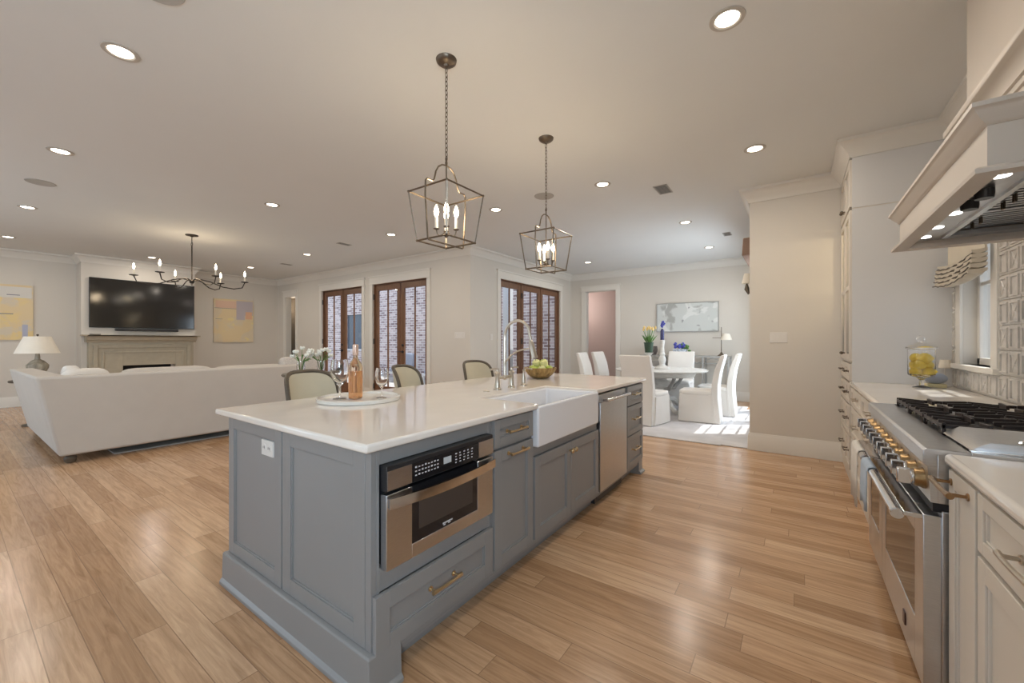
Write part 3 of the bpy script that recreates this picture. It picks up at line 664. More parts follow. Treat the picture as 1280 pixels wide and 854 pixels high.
g = G().box(XM-0.002, XM-0.0008, 1.205, 1.262, 0.510, 0.5155).box(XM-0.002, XM-0.0008, 1.209, 1.221, 0.503, 0.508).box(XM-0.002, XM-0.0008, 1.236, 1.250, 0.504, 0.508); obj('logo', g, KEY, dr)
pts = []; g = G()
for i in range(17):
    t_ = -1+2*i/16; pts.append((XM+0.018+0.030*(1-t_*t_), 1.2315+t_*0.308))
z0_, z1_ = 0.668, 0.706
vs = []
for (x, y) in pts: vs += [(x, y, z0_), (x, y, z1_), (x-0.008, y, z0_), (x-0.008, y, z1_)]
fs = []
for i in range(16):
    a = i*4; b = a+4; fs += [(a, b, b+1, a+1), (a+2, a+3, b+3, b+2), (a+1, b+1, b+3, a+3), (a, a+2, b+2, b)]
fs += [(0, 1, 3, 2), (64, 66, 67, 65)]
g.add(vs, fs); g.box(XM, XM+0.018, y0+0.004, y0+0.02, z0_+0.004, z1_-0.004).box(XM, XM+0.018, y1-0.02, y1-0.004, z0_+0.004, z1_-0.004)
obj('handle', g, POLISH, dr)

# --- bridge faucet
root = thing('bridge_faucet', 'brushed nickel bridge faucet with tall gooseneck and pull-down spray behind the sink', 'faucet', (-1.80, 2.46, 0.915))
ZT = 0.915
g = G()
for y in (2.37, 2.55):
    g.lathe([(0.030, 0), (0.030, 0.006), (0.021, 0.014), (0.018, 0.05), (0.0155, 0.10), (0.020, 0.112), (0.022, 0.120), (0.017, 0.130), (0.010, 0.135)], (-1.80, y, ZT), 18)
g.tube([(-1.80, 2.37, ZT+0.085), (-1.80, 2.55, ZT+0.085)], 0.0105, 12); g.ball((-1.80, 2.46, ZT+0.085), 0.020)
obj('bridge', g, NICKEL, root)
for y, s_ in ((2.37, -1), (2.55, 1)):
    g = G(); g.cyl((-1.80, y, ZT+0.132), (-1.80, y, ZT+0.150), 0.009, n=10); g.tube([(-1.80, y-s_*0.008, ZT+0.150), (-1.80, y+s_*0.03, ZT+0.155), (-1.80, y+s_*0.085, ZT+0.152)], [0.006, 0.0055, 0.008], 8); obj('lever', g, NICKEL, root)
pts = [(-1.80, 2.46, ZT+0.085), (-1.80, 2.46, ZT+0.30)]
for i in range(15):
    a = PI-i*(PI*0.82)/14; pts.append((-1.685+0.115*math.cos(a), 2.46, ZT+0.385+0.125*math.sin(a)))
pts.append((-1.560, 2.46, ZT+0.335))
g = G().tube(pts, 0.0105, 10); obj('gooseneck', g, NICKEL, root)
g = G(); pa = Vector((-1.570, 2.46, ZT+0.365)); pb = Vector((-1.535, 2.46, ZT+0.235)); g.tube([pa, pa.lerp(pb, 0.25), pa.lerp(pb, 0.8), pb], [0.012, 0.021, 0.022, 0.026], 14); obj('spray_head', g, NICKEL, root)
g = G().tube([(-1.80, 2.46, ZT+0.19), (-1.745, 2.46, ZT+0.25), (-1.68, 2.46, ZT+0.285), (-1.585, 2.46, ZT+0.305)], 0.006, 8); g.lathe([(0.013, 0), (0.013, 0.03)], (-1.80, 2.46, ZT+0.175), 12); obj('support_arm', g, NICKEL, root)
root = thing('soap_dispenser', 'small nickel side dispenser on worktop right of the bridge faucet', 'dispenser', (-1.80, 2.72, 0.915))
g = G().lathe([(0.026, 0), (0.026, 0.008), (0.017, 0.02), (0.017, 0.06), (0.012, 0.075), (0.010, 0.11), (0.013, 0.125), (0.004, 0.13)], (-1.80, 2.72, ZT), 16); obj('body', g, NICKEL, root)
obj('spout', G().tube([(-1.80, 2.72, ZT+0.12), (-1.77, 2.72, ZT+0.14), (-1.72, 2.72, ZT+0.135)], 0.006, 8), NICKEL, root)
tag(rebase(obj('air_switch', G().lathe([(0.022, 0), (0.022, 0.004), (0.014, 0.007), (0.0, 0.008)], (-1.80, 2.24, ZT), 18), NICKEL), (-1.8, 2.24, ZT)), 'small round nickel button on worktop left of the faucet', 'switch')

# --- round tray with bottle and two goblets
root = thing('round_tray', 'round marble tray on the near end of the island worktop', 'tray', (-2.17, 1.47, ZT))
obj('tray_disc', G().lathe([(0.215, 0.0), (0.238, 0.002), (0.241, 0.022), (0.231, 0.024), (0.226, 0.011), (0.0, 0.010)], (0, 0, 0), 48, False), vary(mat('tray_marble', (0.72, 0.69, 0.63), 0.15), 6, 0.08), root, w=False)
zt = ZT+0.0115
root = thing('rose_bottle', 'tall amber-pink glass bottle standing on the round tray', 'bottle', (-2.165, 1.44, zt))
obj('bottle_glass', G().lathe([(0.030, 0.0), (0.038, 0.004), (0.040, 0.02), (0.040, 0.185), (0.034, 0.212), (0.018, 0.235), (0.0135, 0.25), (0.0135, 0.30), (0.016, 0.302), (0.016, 0.315), (0.010, 0.315)], (0, 0, 0), 24), ROSE, root, w=False)
obj('foil_neck', G().lathe([(0.0165, 0.262), (0.0170, 0.264), (0.0170, 0.322), (0.012, 0.326)], (0, 0, 0), 18), mat('pink_gold_foil', (0.72, 0.52, 0.42), 0.35, 0.6), root, w=False)
obj('liquid', G().lathe([(0.033, 0.006), (0.0375, 0.012), (0.0375, 0.165), (0.0, 0.166)], (0, 0, 0), 20), mat('rose_wine', (0.96, 0.62, 0.36), 0.1, trans=0.8, ior=1.2), root, w=False)
def goblet(loc, s, lb):
    root = thing('goblet', lb, 'glass', loc, 0, 'stemmed glasses on the round tray')
    g = G().lathe([(0.0, 0.0), (0.040*s, 0.001), (0.040*s, 0.004), (0.008*s, 0.010), (0.006*s, 0.02), (0.006*s, 0.075*s), (0.016*s, 0.088*s), (0.040*s, 0.115*s), (0.052*s, 0.155*s), (0.050*s, 0.205*s), (0.044*s, 0.235*s), (0.0425*s, 0.235*s), (0.0485*s, 0.205*s), (0.0505*s, 0.155*s), (0.038*s, 0.117*s), (0.014*s, 0.092*s), (0.0, 0.088*s)], (0, 0, 0), 28, False)
    obj('bowl', g, GLASS, root, w=False); return root
goblet((-2.225, 1.375, zt), 1.0, 'clear stemmed glass left of the pink bottle')
goblet((-2.055, 1.545, zt), 0.78, 'shorter clear stemmed glass right of the pink bottle')

# --- fruit bowl
root = thing('fruit_bowl', 'ribbed golden bowl of apples at the far side of the worktop', 'bowl', (-2.02, 3.34, ZT))
g = G(); n = 48; prof = [(0.055, 0.0), (0.075, 0.004), (0.115, 0.035), (0.142, 0.07), (0.155, 0.105)]
vs = []; k = len(prof)
for inner in (0, 1):
    for (r, z) in (prof if not inner else prof[::-1]):
        for i in range(n):
            a = 2*PI*i/n; rr = (r-(0.006 if inner else 0))*(1+0.022*math.cos(a*24)*(z > 0.003)); vs.append((rr*math.cos(a), rr*math.sin(a), z+(0.005 if inner and z < 0.1 else 0)))
fs = [(j*n+i, j*n+(i+1) % n, (j+1)*n+(i+1) % n, (j+1)*n+i) for j in range(2*k-1) for i in range(n)]
fs += [tuple(range(n))[::-1], tuple(range((2*k-1)*n, 2*k*n))]
g.add(vs, fs); obj('bowl_shell', g, vary(mat('golden_bowl', (0.36, 0.25, 0.11), 0.35, 0.7), 30, 0.5, (1, 1, 0.1)), root, w=False)
fr = [(-0.085, 0.0, 0.075, 0), (-0.028, -0.075, 0.078, 0), (0.055, -0.06, 0.078, 1), (0.085, 0.02, 0.08, 0), (0.02, 0.085, 0.08, 0), (-0.055, 0.07, 0.08, 1), (0.0, 0.0, 0.085, 0), (-0.03, -0.02, 0.135, 1), (0.045, 0.0, 0.132, 1), (0.01, 0.05, 0.137, 0)]
FRL = ['green apple', 'pale yellow apple']
proto = {}
for i, (x, y, z, k) in enumerate(fr):
    lab = ('topmost ' if z > 0.13 else 'lower ')+FRL[k]+(' heaped in the golden fruit bowl')
    L = (-2.02+x, 3.34+y, ZT+z+0.008)
    if k not in proto:
        r = thing('apple', lab, 'fruit', L, 0, 'apples in the fruit bowl ('+('lower' if z < 0.13 else 'top')+' '+FRL[k]+')')
        prof = [(0.0, -0.034), (0.014, -0.038), (0.030, -0.028), (0.040, 0.0), (0.036, 0.024), (0.020, 0.036), (0.006, 0.033), (0.0, 0.028)]
        obj('flesh', G().lathe(prof, (0, 0, 0), 18, False), APPLE if k == 0 else PEAR, r, w=False); obj('stem', G().cyl((0, 0, 0.028), (0.004, 0, 0.046), 0.002, n=6), DARKW, r, w=False)
        proto[k] = r
    else:
        r = dup(proto[k], L, i*0.7, lab, 'apples in the fruit bowl ('+('lower' if z < 0.13 else 'top')+' '+FRL[k]+')')
    r.rotation_euler = (0.35*math.sin(i*2.1), 0.35*math.cos(i*1.3), i)

# ------------------------------------------------------------------ counter stools
def stool(loc, rz, lb):
    root = thing('counter_stool', lb, 'stool', loc, rz, 'counter stools along the back of the island')
    R = 0.235
    obj('seat', G().lathe([(0.0, 0.60), (0.20, 0.60), (0.222, 0.615), (0.226, 0.65), (0.205, 0.675), (0.12, 0.69), (0.0, 0.693)], (0, 0, 0), 32, False), STOOLF, root, w=False)
    obj('seat_frame', G().lathe([(0.0, 0.565), (0.222, 0.565), (0.229, 0.575), (0.229, 0.605), (0.0, 0.606)], (0, 0, 0), 32, False), DARKW, root, w=False)
    for sx in (-1, 1):
        for sy in (-1, 1):
            obj('leg', G().tube([(sx*0.155, sy*0.155, 0.58), (sx*0.165, sy*0.165, 0.3), (sx*0.185, sy*0.185, 0.0)], [0.020, 0.016, 0.012], 8), DARKW, root, w=False)
    obj('footrest', G().tube([(0.175*math.cos(2*PI*i/24)*1.35, 0.175*math.sin(2*PI*i/24)*1.35, 0.20) for i in range(24)], 0.009, 8, True), DARKW, root, w=False)
    # curved oval back
    def pos(a, z, off=0.0):                         # a angle from -X axis
        lean = (z-0.7)*0.22; r = R+0.0+off; return (-(r*math.cos(a))-lean, r*math.sin(a)*1.0, z)
    A = 1.02; zc, zh = 0.86, 0.185; out = []
    for i in range(40):
        t_ = 2*PI*i/40; ca, sa = math.cos(t_), math.sin(t_); e = 0.62
        out.append((A*math.copysign(abs(ca)**e, ca), zc+zh*math.copysign(abs(sa)**e, sa)))
    obj('back_frame', G().tube([pos(a, z) for a, z in out], 0.0155, 8, True), DARKW, root, w=False)
    # upholstered panel
    vs = []; n = 40; rings = [1.0, 0.8, 0.5, 0.2]
    for side in (0, 1):
        for q in rings:
            for (a, z) in out: vs.append(pos(a*q, zc+(z-zc)*q, (0.006+0.012*(1-q**4)) if side else -(0.006+0.016*(1-q**4))))
    fs = []
    for side in (0, 1):
        o = side*4*n
        for r_ in range(3):
            for i in range(n): j = (i+1) % n; fs.append((o+r_*n+i, o+r_*n+j, o+(r_+1)*n+j, o+(r_+1)*n+i))
        fs.append(tuple(o+3*n+i for i in range(n)))
    obj('back_pad', G().add(vs, fs), STOOLF, root, w=False)
    for sy in (-1, 1):
        p = pos(sy*0.72, 0.70); obj('back_post', G().tube([(p[0]+0.02, p[1]*0.95, 0.58), p], 0.013, 8), DARKW, root, w=False)
    return root
s0 = stool((-2.72, 1.60, 0), 0.10, 'cream round-backed counter stool nearest the camera, behind the round tray')
dup(s0, (-2.70, 2.52, 0), 0.35, 'cream round-backed counter stool in the middle of the three')
dup(s0, (-2.72, 3.44, 0), -0.15, 'cream round-backed counter stool farthest along, just left of the faucet')

# ------------------------------------------------------------------ pendants
def pendant(x, y, lb):
    root = thing('lantern_pendant', lb, 'pendant light', (x, y, H), 0, 'lantern pendants over the island')
    def o(n, g, m, p=root, **k): return obj(n, g, m, p, w=False, **k)
    Z = lambda z: z-H
    o('canopy', G().lathe([(0.0, -0.045), (0.012, -0.044), (0.018, -0.034), (0.045, -0.028), (0.062, -0.014), (0.066, 0.0)], (0, 0, 0), 28, False), BRONZE)
    g = G(); z = Z(3.0); i = 0; L = 0.034
    while z > Z(2.41):
        pts = []
        for k in range(12):
            a = 2*PI*k/12; u = 0.0085*math.cos(a); w_ = (L/2)*math.sin(a)
            pts.append((u, 0, z-L/2+w_) if i % 2 == 0 else (0, u, z-L/2+w_))
        g.tube(pts, 0.0024, 6, True); z -= L*0.82; i += 1
    o('chain', g, BRONZE)
    ht, hb, zt_, zb_ = 0.165, 0.128, Z(2.205), Z(1.90); r = 0.0058
    T_ = [(-ht, -ht, zt_), (ht, -ht, zt_), (ht, ht, zt_), (-ht, ht, zt_)]; B_ = [(-hb, -hb, zb_), (hb, -hb, zb_), (hb, hb, zb_), (-hb, hb, zb_)]
    g = G()
    def bar(a, b, r=r): g.tube([a, b], r, 4)
    for i in range(4): bar(T_[i], T_[(i+1) % 4]); bar(B_[i], B_[(i+1) % 4]); bar(T_[i], B_[i])
    for p in T_+B_: g.ball(p, 0.008, 8, 6)
    o('cage', g, BRONZE)
    # arched strap in the YZ plane
    g = G(); a0 = 0.175; pts = [(0, -0.150, Z(1.885)), (0, -0.158, Z(1.89)), (0, -a0-0.003, Z(2.15)), (0, -a0, Z(2.235)), (0, -a0+0.012, Z(2.248)), (0, -0.12, Z(2.248)), (0, -0.105, Z(2.262))]
    for i in range(1, 8):
        a = PI-i*PI/8; pts.append((0, 0.098*math.cos(a), Z(2.275)+0.108*math.sin(a)))
    pts += [(0, -p[1], p[2]) for p in pts[:7]][::-1]
    g.tube(pts, 0.0055, 6, True); o('strap', g, BRONZE)
    g = G().cyl((0, 0, Z(2.43)), (0, 0, Z(2.385)), 0.006, n=8); g.cyl((0, 0, Z(2.385)), (0, 0, Z(1.945)), 0.0045, n=8); g.lathe([(0.0, -0.02), (0.008, -0.015), (0.022, 0.0), (0.022, 0.008), (0.006, 0.016)], (0, 0, Z(1.945)), 16); o('stem', g, BRONZE)
    for k in range(4):
        a = PI/4+k*PI/2; cx, cy = 0.062*math.cos(a), 0.062*math.sin(a)
        g = G().tube([(0.012*math.cos(a), 0.012*math.sin(a), Z(1.95)), (0.035*math.cos(a), 0.035*math.sin(a), Z(1.935)), (0.055*math.cos(a), 0.055*math.sin(a), Z(1.945)), (cx, cy, Z(1.975))], 0.0045, 6)
        g.lathe([(0.004, 0), (0.018, 0.006), (0.019, 0.010), (0.012, 0.012)], (cx, cy, Z(1.972)), 14); arm = o('arm', g, BRONZE)
        o('candle_sleeve', G().lathe([(0.0105, 0), (0.0105, 0.07), (0.0, 0.07)], (cx, cy, Z(1.985)), 12), SHADEF, arm)
        o('bulb', G().lathe([(0.006, 0), (0.013, 0.015), (0.016, 0.032), (0.011, 0.055), (0.003, 0.075), (0.0, 0.078)], (cx, cy, Z(2.055)), 14, False), BULB, arm)
    pt('pendant_bulb_light', (0, 0, Z(2.12)), 7, (1.0, 0.78, 0.52), 0.06, root)
    return root
pendant(-1.807, 1.845, 'bronze cage lantern pendant nearest the camera over the island')
pendant(-1.79, 3.06, 'bronze cage lantern pendant farther along over the island, looking smaller')

# ------------------------------------------------------------------ recessed lights
cl = [(-3.39, 0.64, 'nearest the camera at upper left'), (-5.62, 0.65, 'second in the left-hand row'), (-8.32, 0.67, 'third in the left-hand row'),
      (-10.95, 0.67, 'farthest in the left-hand row near the left wall'), (-0.31, 2.50, 'top centre-right, nearest the range hood'), (-0.31, 4.33, 'in front of the tall cabinet wall'),
      (-5.57, 2.49, 'between the chandelier and the near pendant'), (-5.50, 4.32, 'left of the near lantern pendant, before the glazed doors'), (-3.31, 4.32, 'seen between the two lantern pendants'),
      (-1.79, 4.32, 'just right of the far lantern pendant'), (-1.35, 6.41, 'over the dining rug, nearer one'), (-1.34, 8.36, 'over the dining area near the painting'),
      (-3.82, 8.39, 'near the pink doorway, beyond the three-panel door'), (-8.16, 4.32, 'before the left pair of glazed doors'), (-11.15, 2.59, 'over the television'), (-10.7, 4.30, 'in the far corner above the yellow square painting')]
l0 = None
for (x, y, lb) in cl:
    lab = 'lit round recessed ceiling light '+lb
    if l0 is None:
        l0 = thing('recessed_light', lab, 'ceiling light', (x, y, H), 0, 'recessed ceiling lights')
        obj('trim_ring', G().lathe([(0.060, -0.001), (0.090, -0.001), (0.088, -0.006), (0.068, -0.008), (0.060, -0.003), (0.060, -0.001)], (0, 0, 0), 32, False), CANTRIM, l0, w=False)
        obj('diffuser', G().lathe([(0.0, -0.003), (0.059, -0.003), (0.059, -0.001)], (0, 0, 0), 32, False), CANL, l0, w=False)
        l = bpy.data.lights.new('recessed_light_beam', 'AREA'); l.shape = 'DISK'; l.size = 0.11; l.energy = CAN_W; l.color = WARM
        q = bpy.data.objects.new('recessed_light_beam', l); C.objects.link(q); q.parent = l0; q.location = (0, 0, -0.012)
    else: dup(l0, (x, y, H), 0, lab)
for (x, y, lb) in ((-2.62, 0.62, 'round flush ceiling speaker at the top edge, nearest the camera'), (-6.91, 0.65, 'round flush ceiling speaker left, between recessed lights'), (-2.52, 4.26, 'round flush ceiling speaker behind the far pendant chain')):
    root = thing('ceiling_speaker', lb, 'speaker', (x, y, H), 0, 'ceiling speakers')
    obj('grille', G().lathe([(0.0, -0.004), (0.10, -0.004), (0.115, -0.006), (0.12, -0.001)], (0, 0, 0), 36, False), SPKG, root, w=False)
for (x, y, lb, s_) in ((-1.27, 4.87, 'rectangular ceiling air vent right of the far pendant', 1), (-0.93, 7.5, 'small ceiling air vent above the dining area', 0.8), (-9.6, 4.6, 'dark ceiling air vent near the left glazed doors', 0.8), (-6.74, 4.25, 'flush ceiling vent left of the near lantern', 0.8)):
    root = thing('air_vent', lb, 'vent', (x, y, H), 0, 'ceiling air vents')
    w_ = 0.075*s_; h_ = 0.15*s_
    g = G().box(-w_, w_, -h_, -h_+0.015, -0.006, -0.001).box(-w_, w_, h_-0.015, h_, -0.006, -0.001).box(-w_, -w_+0.015, -h_, h_, -0.006, -0.001).box(w_-0.015, w_, -h_, h_, -0.006, -0.001); obj('frame', g, SPKG, root, w=False)
    g = G()
    for i in range(9):
        yy = -h_+0.025+i*(2*h_-0.05)/8; g.box(-w_+0.01, w_-0.01, yy-0.004, yy+0.004, -0.006, -0.002)
    obj('louvres', g, mat('vent_louvre', (0.35, 0.34, 0.32), 0.6), root, w=False)
    obj('backing', G().box(-w_+0.01, w_-0.01, -h_+0.01, h_-0.01, -0.002, -0.0005), mat('vent_shadow', (0.10, 0.10, 0.10), 0.8), root, w=False)

# ------------------------------------------------------------------ living room
# chandelier
root = thing('candle_chandelier', 'dark iron six-arm candle chandelier hanging before the television', 'chandelier', (-8.26, 2.43, H))
def o_(n, g, m, p=root, **k): return obj(n, g, m, p, w=False, **k)
Z = lambda z: z-H
o_('canopy', G().lathe([(0.0, -0.03), (0.02, -0.03), (0.03, -0.018), (0.085, -0.012), (0.09, 0.0)], (0, 0, 0), 24, False), BLACKIRON)
g = G().cyl((0, 0, -0.03), (0, 0, Z(2.93)), 0.006, n=8); g.tube([(0.032*math.cos(2*PI*i/16), 0, Z(2.895)+0.032*math.sin(2*PI*i/16)) for i in range(16)], 0.005, 6, True); o_('hanging_ring', g, BLACKIRON)
g = G().cyl((0, 0, Z(2.87)), (0, 0, Z(2.25)), 0.009, n=10); g.ball((0, 0, Z(2.27)), 0.036); g.lathe([(0.0, -0.02), (0.018, 0)], (0, 0, Z(2.225)), 10, False); o_('stem', g, BLACKIRON)
ends = [(-118, 0.74), (-56, 0.60), (14, 0.60), (74, 0.74), (122, 0.62), (184, 0.66)]
for (ad, R) in ends:
    a = math.radians(ad); c_, s_ = math.cos(a), math.sin(a)
    pr_ = [(0.02, 2.285), (0.10, 2.315), (0.20, 2.29), (0.34, 2.215), (0.47, 2.195), (0.57, 2.225), (0.60, 2.32)]
    g = G().tube([(R/0.60*q*c_, R/0.60*q*s_, Z(z)) for q, z in pr_], 0.0085, 8)
    g.lathe([(0.008, -0.01), (0.055, 0.0), (0.058, 0.008), (0.0, 0.008)], (R*c_, R*s_, Z(2.325)), 18, False); arm = o_('arm', g, BLACKIRON)
    o_('candle_sleeve', G().lathe([(0.012, 0), (0.012, 0.095), (0.0, 0.095)], (R*c_, R*s_, Z(2.333)), 12), SHADEF, arm)
    o_('bulb', G().lathe([(0.007, 0), (0.014, 0.02), (0.016, 0.04), (0.010, 0.07), (0.003, 0.095), (0.0, 0.098)], (R*c_, R*s_, Z(2.428)), 14, False), BULB, arm)
pt('chandelier_bulb_light', (0, 0, Z(2.45)), 9, (1.0, 0.78, 0.52), 0.1, root)

# television, soundbar
root = thing('television', 'large wall-mounted flat television above the fireplace', 'television', (-11.86, 2.65, 1.56))
obj('bezel', G().box(-11.88, -11.845, 1.765, 3.535, 1.560, 2.598), BLKPLAS, root, bevel=0.004)
obj('screen', G().box(-11.845, -11.842, 1.777, 3.523, 1.574, 2.586), mat('tv_screen', (0.014, 0.013, 0.012), 0.10, 0, 0.6), root)
obj('bracket', G().box(-11.90, -11.88, 2.4, 2.9, 1.85, 2.3), BLKPLAS, root)
root = thing('soundbar', 'slim black soundbar mounted just below the television', 'soundbar', (-11.84, 2.68, 1.50))
obj('body', G().box(-11.885, -11.80, 2.15, 3.22, 1.495, 1.548), BLKPLAS, root, bevel=0.01); obj('bracket', G().box(-11.90, -11.885, 2.5, 2.9, 1.50, 1.54), BLKPLAS, root)
# mantel
root = thing('fireplace_mantel', 'pale cast-stone fireplace surround with moulded shelf under the television', 'fireplace', (-11.75, 2.61, 0))
def ring(g, x0, x1, y0, y1, z1, w, z0=0.0):
    g.box(x0, x1, y0, y0+w, z0, z1).box(x0, x1, y1-w, y1, z0, z1).box(x0, x1, y0+w, y1-w, z1-w, z1)
g = G(); mp = [(-11.90, 1.405), (-11.57, 1.405), (-11.57, 1.380), (-11.60, 1.372), (-11.635, 1.335), (-11.645, 1.300), (-11.68, 1.290), (-11.70, 1.255), (-11.90, 1.255)]
g.prism([(a, z) for a, z in mp], 'y', 1.70, 3.52); g.box(-11.90, -11.57, 1.64, 3.575, 1.380, 1.408); obj('shelf', g, STONE, root, bevel=0.003)
g = G(); g.box(-11.90, -11.72, 1.74, 2.25, 0, 1.256).box(-11.90, -11.72, 3.14, 3.48, 0, 1.256).box(-11.90, -11.72, 2.25, 3.14, 0.755, 1.256); obj('surround', g, STONE, root, bevel=0.003)
g = G(); ring(g, -11.72, -11.695, 1.80, 3.42, 1.20, 0.07); ring(g, -11.72, -11.705, 1.93, 3.29, 1.06, 0.035); obj('panel_moulding', g, STONE, root, bevel=0.006)
g = G(); g.box(-12.2, -11.90, 2.12, 2.135, 0.08, 0.80).box(-12.2, -11.90, 3.085, 3.10, 0.08, 0.80).box(-12.21, -12.2, 2.12, 3.10, 0.08, 0.80); obj('firebox', g, DARKGAP, root)
tag(rebase(obj('remote_control', G().box(-11.66, -11.62, 1.74, 1.90, 1.4085, 1.424), BLKPLAS, bevel=0.003), (-11.64, 1.82, 1.4085)), 'small black remote lying on the left end of the mantel shelf', 'remote')

# paintings
def canvas(name, ax, n, sg, u0, u1, z0, z1, m, lb, d=0.035, frame=None):
    root = thing(name, lb, 'painting', (n, (u0+u1)/2, z0) if ax == 'x' else ((u0+u1)/2, n, z0))
    obj('canvas', G().nb(ax, n+sg*0.002, n+sg*d, u0, u1, z0, z1), m, root, bevel=0.002, smooth=False)
    if frame:
        g = G(); w = 0.014; a, b = n+sg*0.002, n+sg*(d+0.012)
        g.nb(ax, a, b, u0-w, u0, z0-w, z1+w).nb(ax, a, b, u1, u1+w, z0-w, z1+w).nb(ax, a, b, u0, u1, z0-w, z0).nb(ax, a, b, u0, u1, z1, z1+w); obj('frame', g, frame, root)
    return root
A1 = art_mat('sunny_abstract_paint', (0.72, 0.58, 0.36), [((0.76, 0.60, 0.30), 0.50, 2.2), ((0.66, 0.58, 0.46), 0.56, 3.0)], seed=2.0)
root = canvas('abstract_painting', 'x', XL, 1, -0.2, 1.07, 1.30, 2.37, A1, 'large square yellow abstract painting on the left wall, cut by the photo edge')
for ch in kids(root): pass
xx = XL+0.036
PK = mat('blush_paint', (0.72, 0.50, 0.38), 0.7); WP = mat('chalk_paint', (0.66, 0.64, 0.60), 0.7); BP = mat('slate_paint', (0.22, 0.22, 0.26), 0.7); BLP = mat('blue_grey_paint', (0.42, 0.44, 0.55), 0.7)
obj('white_band', G().box(xx-0.001, xx+0.001, 0.30, 1.05, 2.12, 2.33), WP, root); obj('pink_band', G().box(xx-0.001, xx+0.0015, -0.15, 0.55, 2.20, 2.30), PK, root)
obj('dark_stroke', G().box(xx, xx+0.002, 0.74, 0.90, 2.165, 2.18).box(xx, xx+0.002, 0.52, 0.82, 1.795, 1.812), BP, root); obj('blue_patch', G().box(xx, xx+0.002, 0.93, 1.0, 1.35, 1.6), BLP, root)
A2 = art_mat('square_abstract_paint', (0.74, 0.60, 0.37), [((0.70, 0.60, 0.44), 0.50, 3.0), ((0.78, 0.66, 0.32), 0.60, 4.0)], seed=7.0)
root = canvas('abstract_painting', 'x', XL, 1, 4.10, 5.035, 1.25, 2.40, A2, 'square yellow and lavender abstract painting right of the television')
xx = XL+0.036
obj('pink_band', G().box(xx-0.001, xx+0.001, 4.14, 4.62, 2.16, 2.35), PK, root); obj('lavender_patch', G().box(xx-0.001, xx+0.001, 4.62, 5.02, 1.98, 2.37).box(xx-0.001, xx+0.0012, 4.62, 4.82, 1.86, 2.0), mat('lavender_paint', (0.50, 0.45, 0.48), 0.7), root)
obj('coral_patch', G().box(xx, xx+0.002, 4.84, 5.0, 1.88, 2.08), mat('coral_paint', (0.74, 0.44, 0.28), 0.7), root); obj('fine_line', G().box(xx, xx+0.0015, 4.12, 4.62, 2.145, 2.155).box(xx, xx+0.0015, 4.14, 4.3, 1.86, 1.868), BP, root)

# rug and sofa
tag(rebase(obj('area_rug', G().box(-9.8, -6.26, 1.13, 4.9, 0.0005, 0.014), RUGL, bevel=0.004), (-8, 3, 0)), 'grey woven area rug showing under the back of the white sofa', 'rug')
root = thing('sectional_sofa', 'large cream linen sectional sofa with flared sides seen from behind', 'sofa', (-7.3, 1.9, 0))
XB, YS, YE, XE = -6.13, 0.70, 3.10, -8.62; zt0, zb0 = 0.915, 0.09; T_ = 0.20; fl = 0.16
def slabq(b, t): # b,t lists of 4 xy corners
    return G().add([(x, y, zb0) for x, y in b]+[(x, y, z) for (x, y), z in t], [(3, 2, 1, 0), (4, 5, 6, 7), (0, 1, 5, 4), (1, 2, 6, 5), (2, 3, 7, 6), (3, 0, 4, 7)])
g = slabq([(XB-T_, YS), (XB, YS), (XB, YE), (XB-T_, YE)], [((XB-T_+0.05, YS-fl), zt0), ((XB+0.03, YS-fl), zt0), ((XB+0.03, YE+0.08), zt0+0.01), ((XB-T_+0.05, YE+0.08), zt0+0.01)]); obj('backrest', g, SOFA, root, bevel=0.025)
g = slabq([(XE, YS), (XB-T_+0.01, YS), (XB-T_+0.01, YS+T_), (XE, YS+T_)], [((XE-0.10, YS-fl), 0.90), ((XB-T_+0.06, YS-fl), zt0), ((XB-T_+0.06, YS+T_-fl+0.03), zt0), ((XE-0.10, YS+T_-fl+0.03), 0.90)]); obj('side_backrest', g, SOFA, root, bevel=0.025)
obj('base', G().box(-7.05, XB-T_+0.01, YS+T_, YE, zb0, 0.32).box(XE, -7.05, YS+T_, 1.65, zb0, 0.32), SOFA, root, bevel=0.02)
for (a, b, c_, d) in ((-7.10, XB-T_, YS+T_, 1.95), (-7.10, XB-T_, 1.96, YE-0.02), (-7.85, -7.11, YS+T_, 1.68), (XE+0.02, -7.86, YS+T_, 1.68)): obj('seat_cushion', G().pillow(a, b, c_, d, 0.31, 0.47, 0.3), SOFA, root, ang=60)
for (a, b, c_, d, zz) in ((XB-T_-0.20, XB-T_+0.04, 1.20, 2.10, 0.955), (XB-T_-0.20, XB-T_+0.04, 2.11, YE-0.02, 0.935)): obj('back_cushion', G().pillow(a, b, c_, d, 0.45, zz, 0.3), SOFA, root, ang=60)
for (x, y) in ((XB-0.09, YS+0.09), (XB-0.09, YE-0.09), (XE+0.1, YS+0.09), (XE+0.1, 1.55), (-6.95, YE-0.09)): obj('foot', G().lathe([(0.030, 0.002), (0.045, 0.02), (0.05, 0.055), (0.035, 0.075), (0.05, 0.092)], (x, y, 0 if y < 1.1 else 0.013), 16), DARKW, root)
PILL = vary(mat('white_pillow_cloth', (0.72, 0.69, 0.64), 0.9), 8, 0.03)
for (x, y, lb, rz) in ((-6.56, 0.95, 'white scatter cushion in the near corner of the sofa', 0.5), (-7.45, 0.95, 'white scatter cushion along the side of the sofa', 1.5)):
    r = thing('scatter_cushion', lb, 'cushion', (x, y, 0.47), rz, 'scatter cushions on the sofa'); obj('cover', G().pillow(-0.09, 0.09, -0.24, 0.24, 0.0, 0.50, 0.55), PILL, r, w=False, ang=60)
